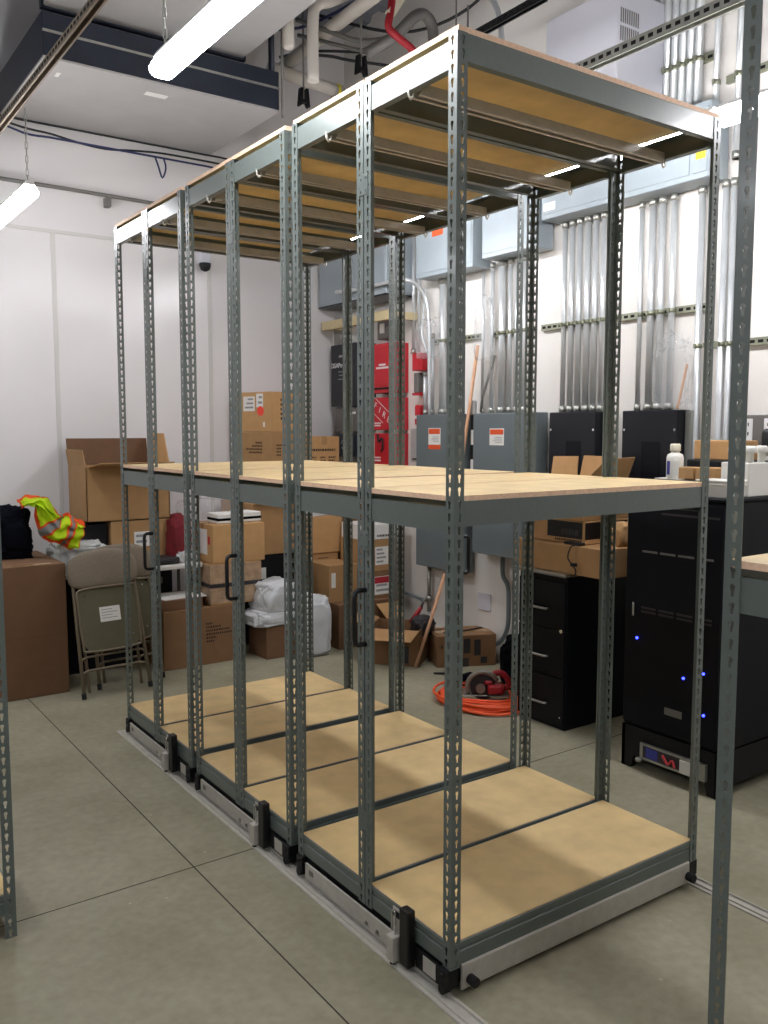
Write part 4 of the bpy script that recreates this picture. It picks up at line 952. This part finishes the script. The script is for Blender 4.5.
# things on it
t = thing('laptop_tray', 'thin grey tray lying on the filing cabinet', 'tray', (2.03,1.46,.9055)); MB().box(0,.5,0,.41,.0,.018,bev=.004).build('tray', 'steel_beige', t); MB().box(-.012,.0,-.01,.3,.004,.014).build('lip', 'rod_grey', t)
t = carton('long kraft box on the filing cabinet with a black cord hanging over it', 2.075, 1.12, .55, .70, .925, .165, 'kraft', tape=True, tape_axis='y')
t.location = (2.07,1.22,.925)
t = thing('printed_carton', 'kraft and black printed carton on the long box', 'box', (2.12,1.40,1.0925)); MB().box(0,.36,0,.42,0,.135,bev=.004).build('body', 'kraft_light', t); MB().box(-.0012,0,.02,.29,.03,.125).build('black_panel', 'black_plastic', t, 'black printed panel'); print_rows(t, .03, .012, (.2,), .012, y=0, seed=41, face='side'); print_rows(t,.05,.05,(.13,),.03,y=-.0012,m='tool_dark',seed=42,face='side')
MB().box(.0,.36,-.0012,0,.03,.125).build('black_panel', 'black_plastic', t, 'black printed panel')
t = carton('thin flat kraft carton atop the black printed carton', 2.10, 1.40, .40, .56, 1.2285, .05, 'kraft', tape=False)
t = thing('open_cardboard_box', 'open-topped kraft box with splayed flaps in front of the farther black panel', 'box', (2.08,1.38,1.2795)); w, d, h, q = .36, .60, .18, .006; b = MB(); b.box(0,w,0,d,0,q); b.box(0,w,0,q,0,h); b.box(0,w,d-q,d,0,h); b.box(0,q,0,d,0,h); b.box(w-q,w,0,d,0,h); b.build('body', 'kraft', t)
flap(t, [(w,0,h),(w,d*.60,h),(w+.02,d*.58,h+.125),(w+.02,.10,h+.125)], 'kraft_light'); flap(t, [(w,d*.64,h),(w,d,h),(w+.02,d,h+.115),(w+.02,d*.66,h+.12)], 'kraft_light'); flap(t, [(0,0,h),(w,0,h),(w,-.05,h+.125),(.12,-.05,h+.12)], 'kraft'); flap(t, [(0,0,h),(0,d,h),(-.10,d-.05,h+.0),(-.10,.05,h+.0)], 'kraft_dark')
t = thing('power_adapter', 'black adapter with a thin cord hanging off the long kraft box', 'adapter', (2.078,1.42,1.0925)); t.location = (2.045,1.40,.99); 
tube('cord', 'cable_black', smooth_path([(.03,.0,.105),(.0,.03,.10),(-.008,.05,.04),(.0,.03,0),(.002,.0,-.03),(.0,-.0,-.06)]), .004, t, 6); MB().box(-.012,.006,-.01,.03,-.012,.008,bev=.003).build('plug', 'black_plastic', t); MB().box(.028,.07,-.01,.12,.1025,.118,bev=.004).build('brick', 'black_plastic', t)
b = MB(); b.blob((2.30,1.285,1.091),(.16,.12,.135),22,.12,2,.6,4); 
tag(b.build('paper_roll', 'kraft_light'), 'rounded tan paper bundle between the long box and the black rack', 'paper')
# ------------------------------------------------------------------ black equipment rack
t = thing('server_rack', 'tall black equipment rack with blue lights at right', 'rack', (1.945,.405,0))
Wy, H = .57, 1.425
b = MB(); b.box(.02,.78,0,Wy,.225,H-.02,bev=.006); b.build('enclosure', 'rack_black', t)
b = MB(); b.prism([(0,0),(0,.22),(Wy,.22),(Wy,0),(Wy-.06,0),(Wy-.075,.065),(.075,.065),(.06,0)], 'x', .015, .05); b.prism([(0,0),(0,.22),(Wy,.22),(Wy,0),(Wy-.06,0),(Wy-.075,.065),(.075,.065),(.06,0)], 'x', .73, .765)
b.prism([(.015,0),(.015,.22),(.765,.22),(.765,0),(.70,0),(.68,.05),(.10,.05),(.08,0)], 'y', 0, .02); b.prism([(.015,0),(.015,.22),(.765,.22),(.765,0),(.70,0),(.68,.05),(.10,.05),(.08,0)], 'y', Wy-.02, Wy)
b.build('plinth', 'black_steel', t)
MB().box(.0,.79,-.008,Wy+.008,H-.02,H,bev=.005).build('top_panel', 'rack_black', t)
dr = MB().box(0,.02,.012,Wy-.012,.245,H-.035,bev=.004).build('door', 'rack_black', t)
for z, n, g in ((1.13,4,'cabinet_black'),(.845,4,'cabinet_black'),(.825,4,'cabinet_black'),(1.325,1,'x')):
    b = MB()
    if n > 1:
        for k in range(n): b.box(-.0025,0,.055+k*.105,.055+k*.105+.088,z,z+.010)
    else: b.box(-.0025,0,.03,.35,z,z+.010)
    b.build('vent_slot', 'rod_grey' if n == 4 and z > 1 else 'tool_dark', dr)
for y, z in ((.478,.69),(.197,.545),(.088,.592),(.080,.392)):
    MB().tube([(-.005,y,z),(0,y,z)], .006, 10).build('indicator_light', 'led_blue', dr, 'blue indicator light')
MB().box(-.003,-.0,.37,.43,.47,.515).build('label_plate', 'tool_dark', dr) if False else MB().box(-.003,0,.20,.30,.34,.375).build('label_plate', 'rod_grey', dr, 'small grey plate')
MB().box(-.012,0,.495,.508,.80,.87,bev=.003).build('key_lock', 'chrome', dr, 'silver lock with key')
b = MB(); b.box(-.004,.03,.06,.44,.072,.155); s = b.build('power_module', 'galvanized', t, 'silver module strip at the foot')
MB().box(-.007,-.004,.33,.40,.09,.14).build('blue_socket', 'blue_print', s); MB().box(-.006,-.004,.20,.42,.085,.145).build('recess', 'tool_dark', s)
tube('red_wire', 'tool_red', smooth_path([(-.008,.30,.13),(-.018,.26,.10),(-.01,.24,.12),(-.018,.22,.09)]), .007, s, 6); MB().box(-.008,-.003,.14,.20,.075,.14).build('paper_tag', 'paper', s)
MB().box(-.03,-.004,.42,.45,.06,.08,bev=.004).build('foot_tab', 'galvanized', s)

# on the rack
ZRT = H+.0005
t = thing('rack_amplifier', 'low black equipment unit on the back of the rack top', 'equipment', (2.16,.60,ZRT)); MB().box(0,.5,0,.375,0,.062,bev=.004).build('body', 'rack_black', t); MB().box(-.004,0,.02,.32,.01,.05).build('front_panel', 'tool_dark', t)
t = thing('white_bottle', 'white plastic bottle with a purple-blue label and cream cap', 'bottle', (2.21,.885,1.4905))
MB().lathe([(.040,0),(.043,.006),(.043,.105),(.038,.122),(.022,.132),(.020,.14)], seg=24).build('body', 'bottle_white', t); MB().lathe([(.026,.140),(.027,.144),(.026,.172),(.022,.178)], seg=20).build('cap', 'cream_cap', t)
lm = MB(); n = 10
for k in range(n):
    a0, a1 = math.pi*(.85+.055*k), math.pi*(.85+.055*(k+1)); R_ = .0435
    q = [lm.bm.verts.new((R_*math.cos(a), R_*math.sin(a), z)) for a, z in ((a0,.02),(a1,.02),(a1,.09),(a0,.09))]; f = lm.bm.faces.new(q); f.material_index = 1 if k < 3 else 0
lm.build('label', ['paper','blue_print'], t, 'white and blue label')
o = MB().box(0,.2,0,.16,0,.003).build('paper_sheet', 'paper', None, None, (2.165,.815,1.4875)); tag(o, 'white sheet under the white bottle on the rack', 'paper')
t = carton('small kraft box on the rack, left of a pair', 2.19, .675, .10, .11, 1.4885, .062, 'kraft_light', tape=False); t.location = (2.19,.76,1.4885)
t = carton('small kraft box on the rack, right of a pair', 2.19, .56, .10, .115, 1.4885, .064, 'kraft_light', tape=False); t.location = (2.19,.635,1.4885)
t = carton('kraft box standing on a dark case behind the pair of small boxes', 2.40, .64, .16, .27, 1.585, .10, 'kraft_light', tape=False)
t = thing('tool_case', 'dark case under the kraft box at the back of the rack', 'case', (2.38,.60,1.4875)); MB().box(0,.22,0,.34,0,.096,bev=.006).build('body', 'black_steel', t); MB().box(-.004,0,.06,.30,.02,.045).build('latch_strip', 'tool_dark', t)
t = thing('plastic_tray', 'white plastic tray with a ribbed rim at the front of the rack top', 'tray', (1.965,.30,ZRT)); t.location = (1.975,.415,ZRT)
MB().box(0,.13,-.0,.17,0,.055,bev=.004).build('body', 'bottle_white', t); MB().box(-.006,.136,-.006,.176,.055,.066,bev=.003).build('rim', 'bottle_white', t); MB().box(-.006,.136,-.006,.176,.072,.082,bev=.003).build('lid', 'bottle_white', t); MB().box(.002,.128,.002,.168,.066,.072).build('neck', 'bottle_white', t)
t = thing('bottle_rack', 'white plastic holder behind the tray on the rack', 'holder', (2.13,.415,ZRT)); MB().box(0,.17,0,.15,0,.16,bev=.004).build('body', 'bottle_white', t)
b = MB(); b.box(.02,.15,.012,.03,.159,.1605); b.build('groove', 'duct_grey', t)
for k, (x, y) in enumerate(((.012,.105),(.03,.035),(.125,.035))):
    t2 = thing('capped_tube', 'white capped tube standing in the holder, %s' % ('left one','middle one','right one')[k], 'tube', (2.13+x+.01,.415+y-.01,ZRT+.1610), 0, 'capped tubes'); MB().lathe([(.017,0),(.017,.045),(.019,.047)], seg=16).build('tube', 'bottle_white', t2); MB().lathe([(.026,.044),(.029,.05),(.029,.068),(.023,.078)], seg=16).build('cap', 'bottle_white', t2)
t = thing('goose_neck_lamp', 'black flexible-arm device on the rack at the right edge', 'equipment', (2.5,.42,ZRT)); MB().box(0,.14,-.0,.06,0,.16,bev=.01,seg=2).build('base', 'black_plastic', t); tube('arm', 'black_plastic', smooth_path([(.02,.05,.16),(.02,.10,.22),(.02,.05,.29),(.02,-.04,.32)]), .012, t); MB().blob((.02,.14,.20),(.06,.06,.12),23,.1).build('head', 'black_plastic', t)

# ------------------------------------------------------------------ world and view
w = bpy.data.worlds.new('world'); scn.world = w; w.use_nodes = True
w.node_tree.nodes['Background'].inputs['Color'].default_value = (.6,.62,.65,1); w.node_tree.nodes['Background'].inputs['Strength'].default_value = .1
vs = scn.view_settings; vs.view_transform = 'Standard'; vs.look = 'None'; vs.gamma = 1; vs.use_curve_mapping = False; vs.exposure = 0.72
scn.cycles.max_bounces = 8; scn.cycles.diffuse_bounces = 5; scn.cycles.use_denoising = True
scn.cycles.sample_clamp_indirect = 4
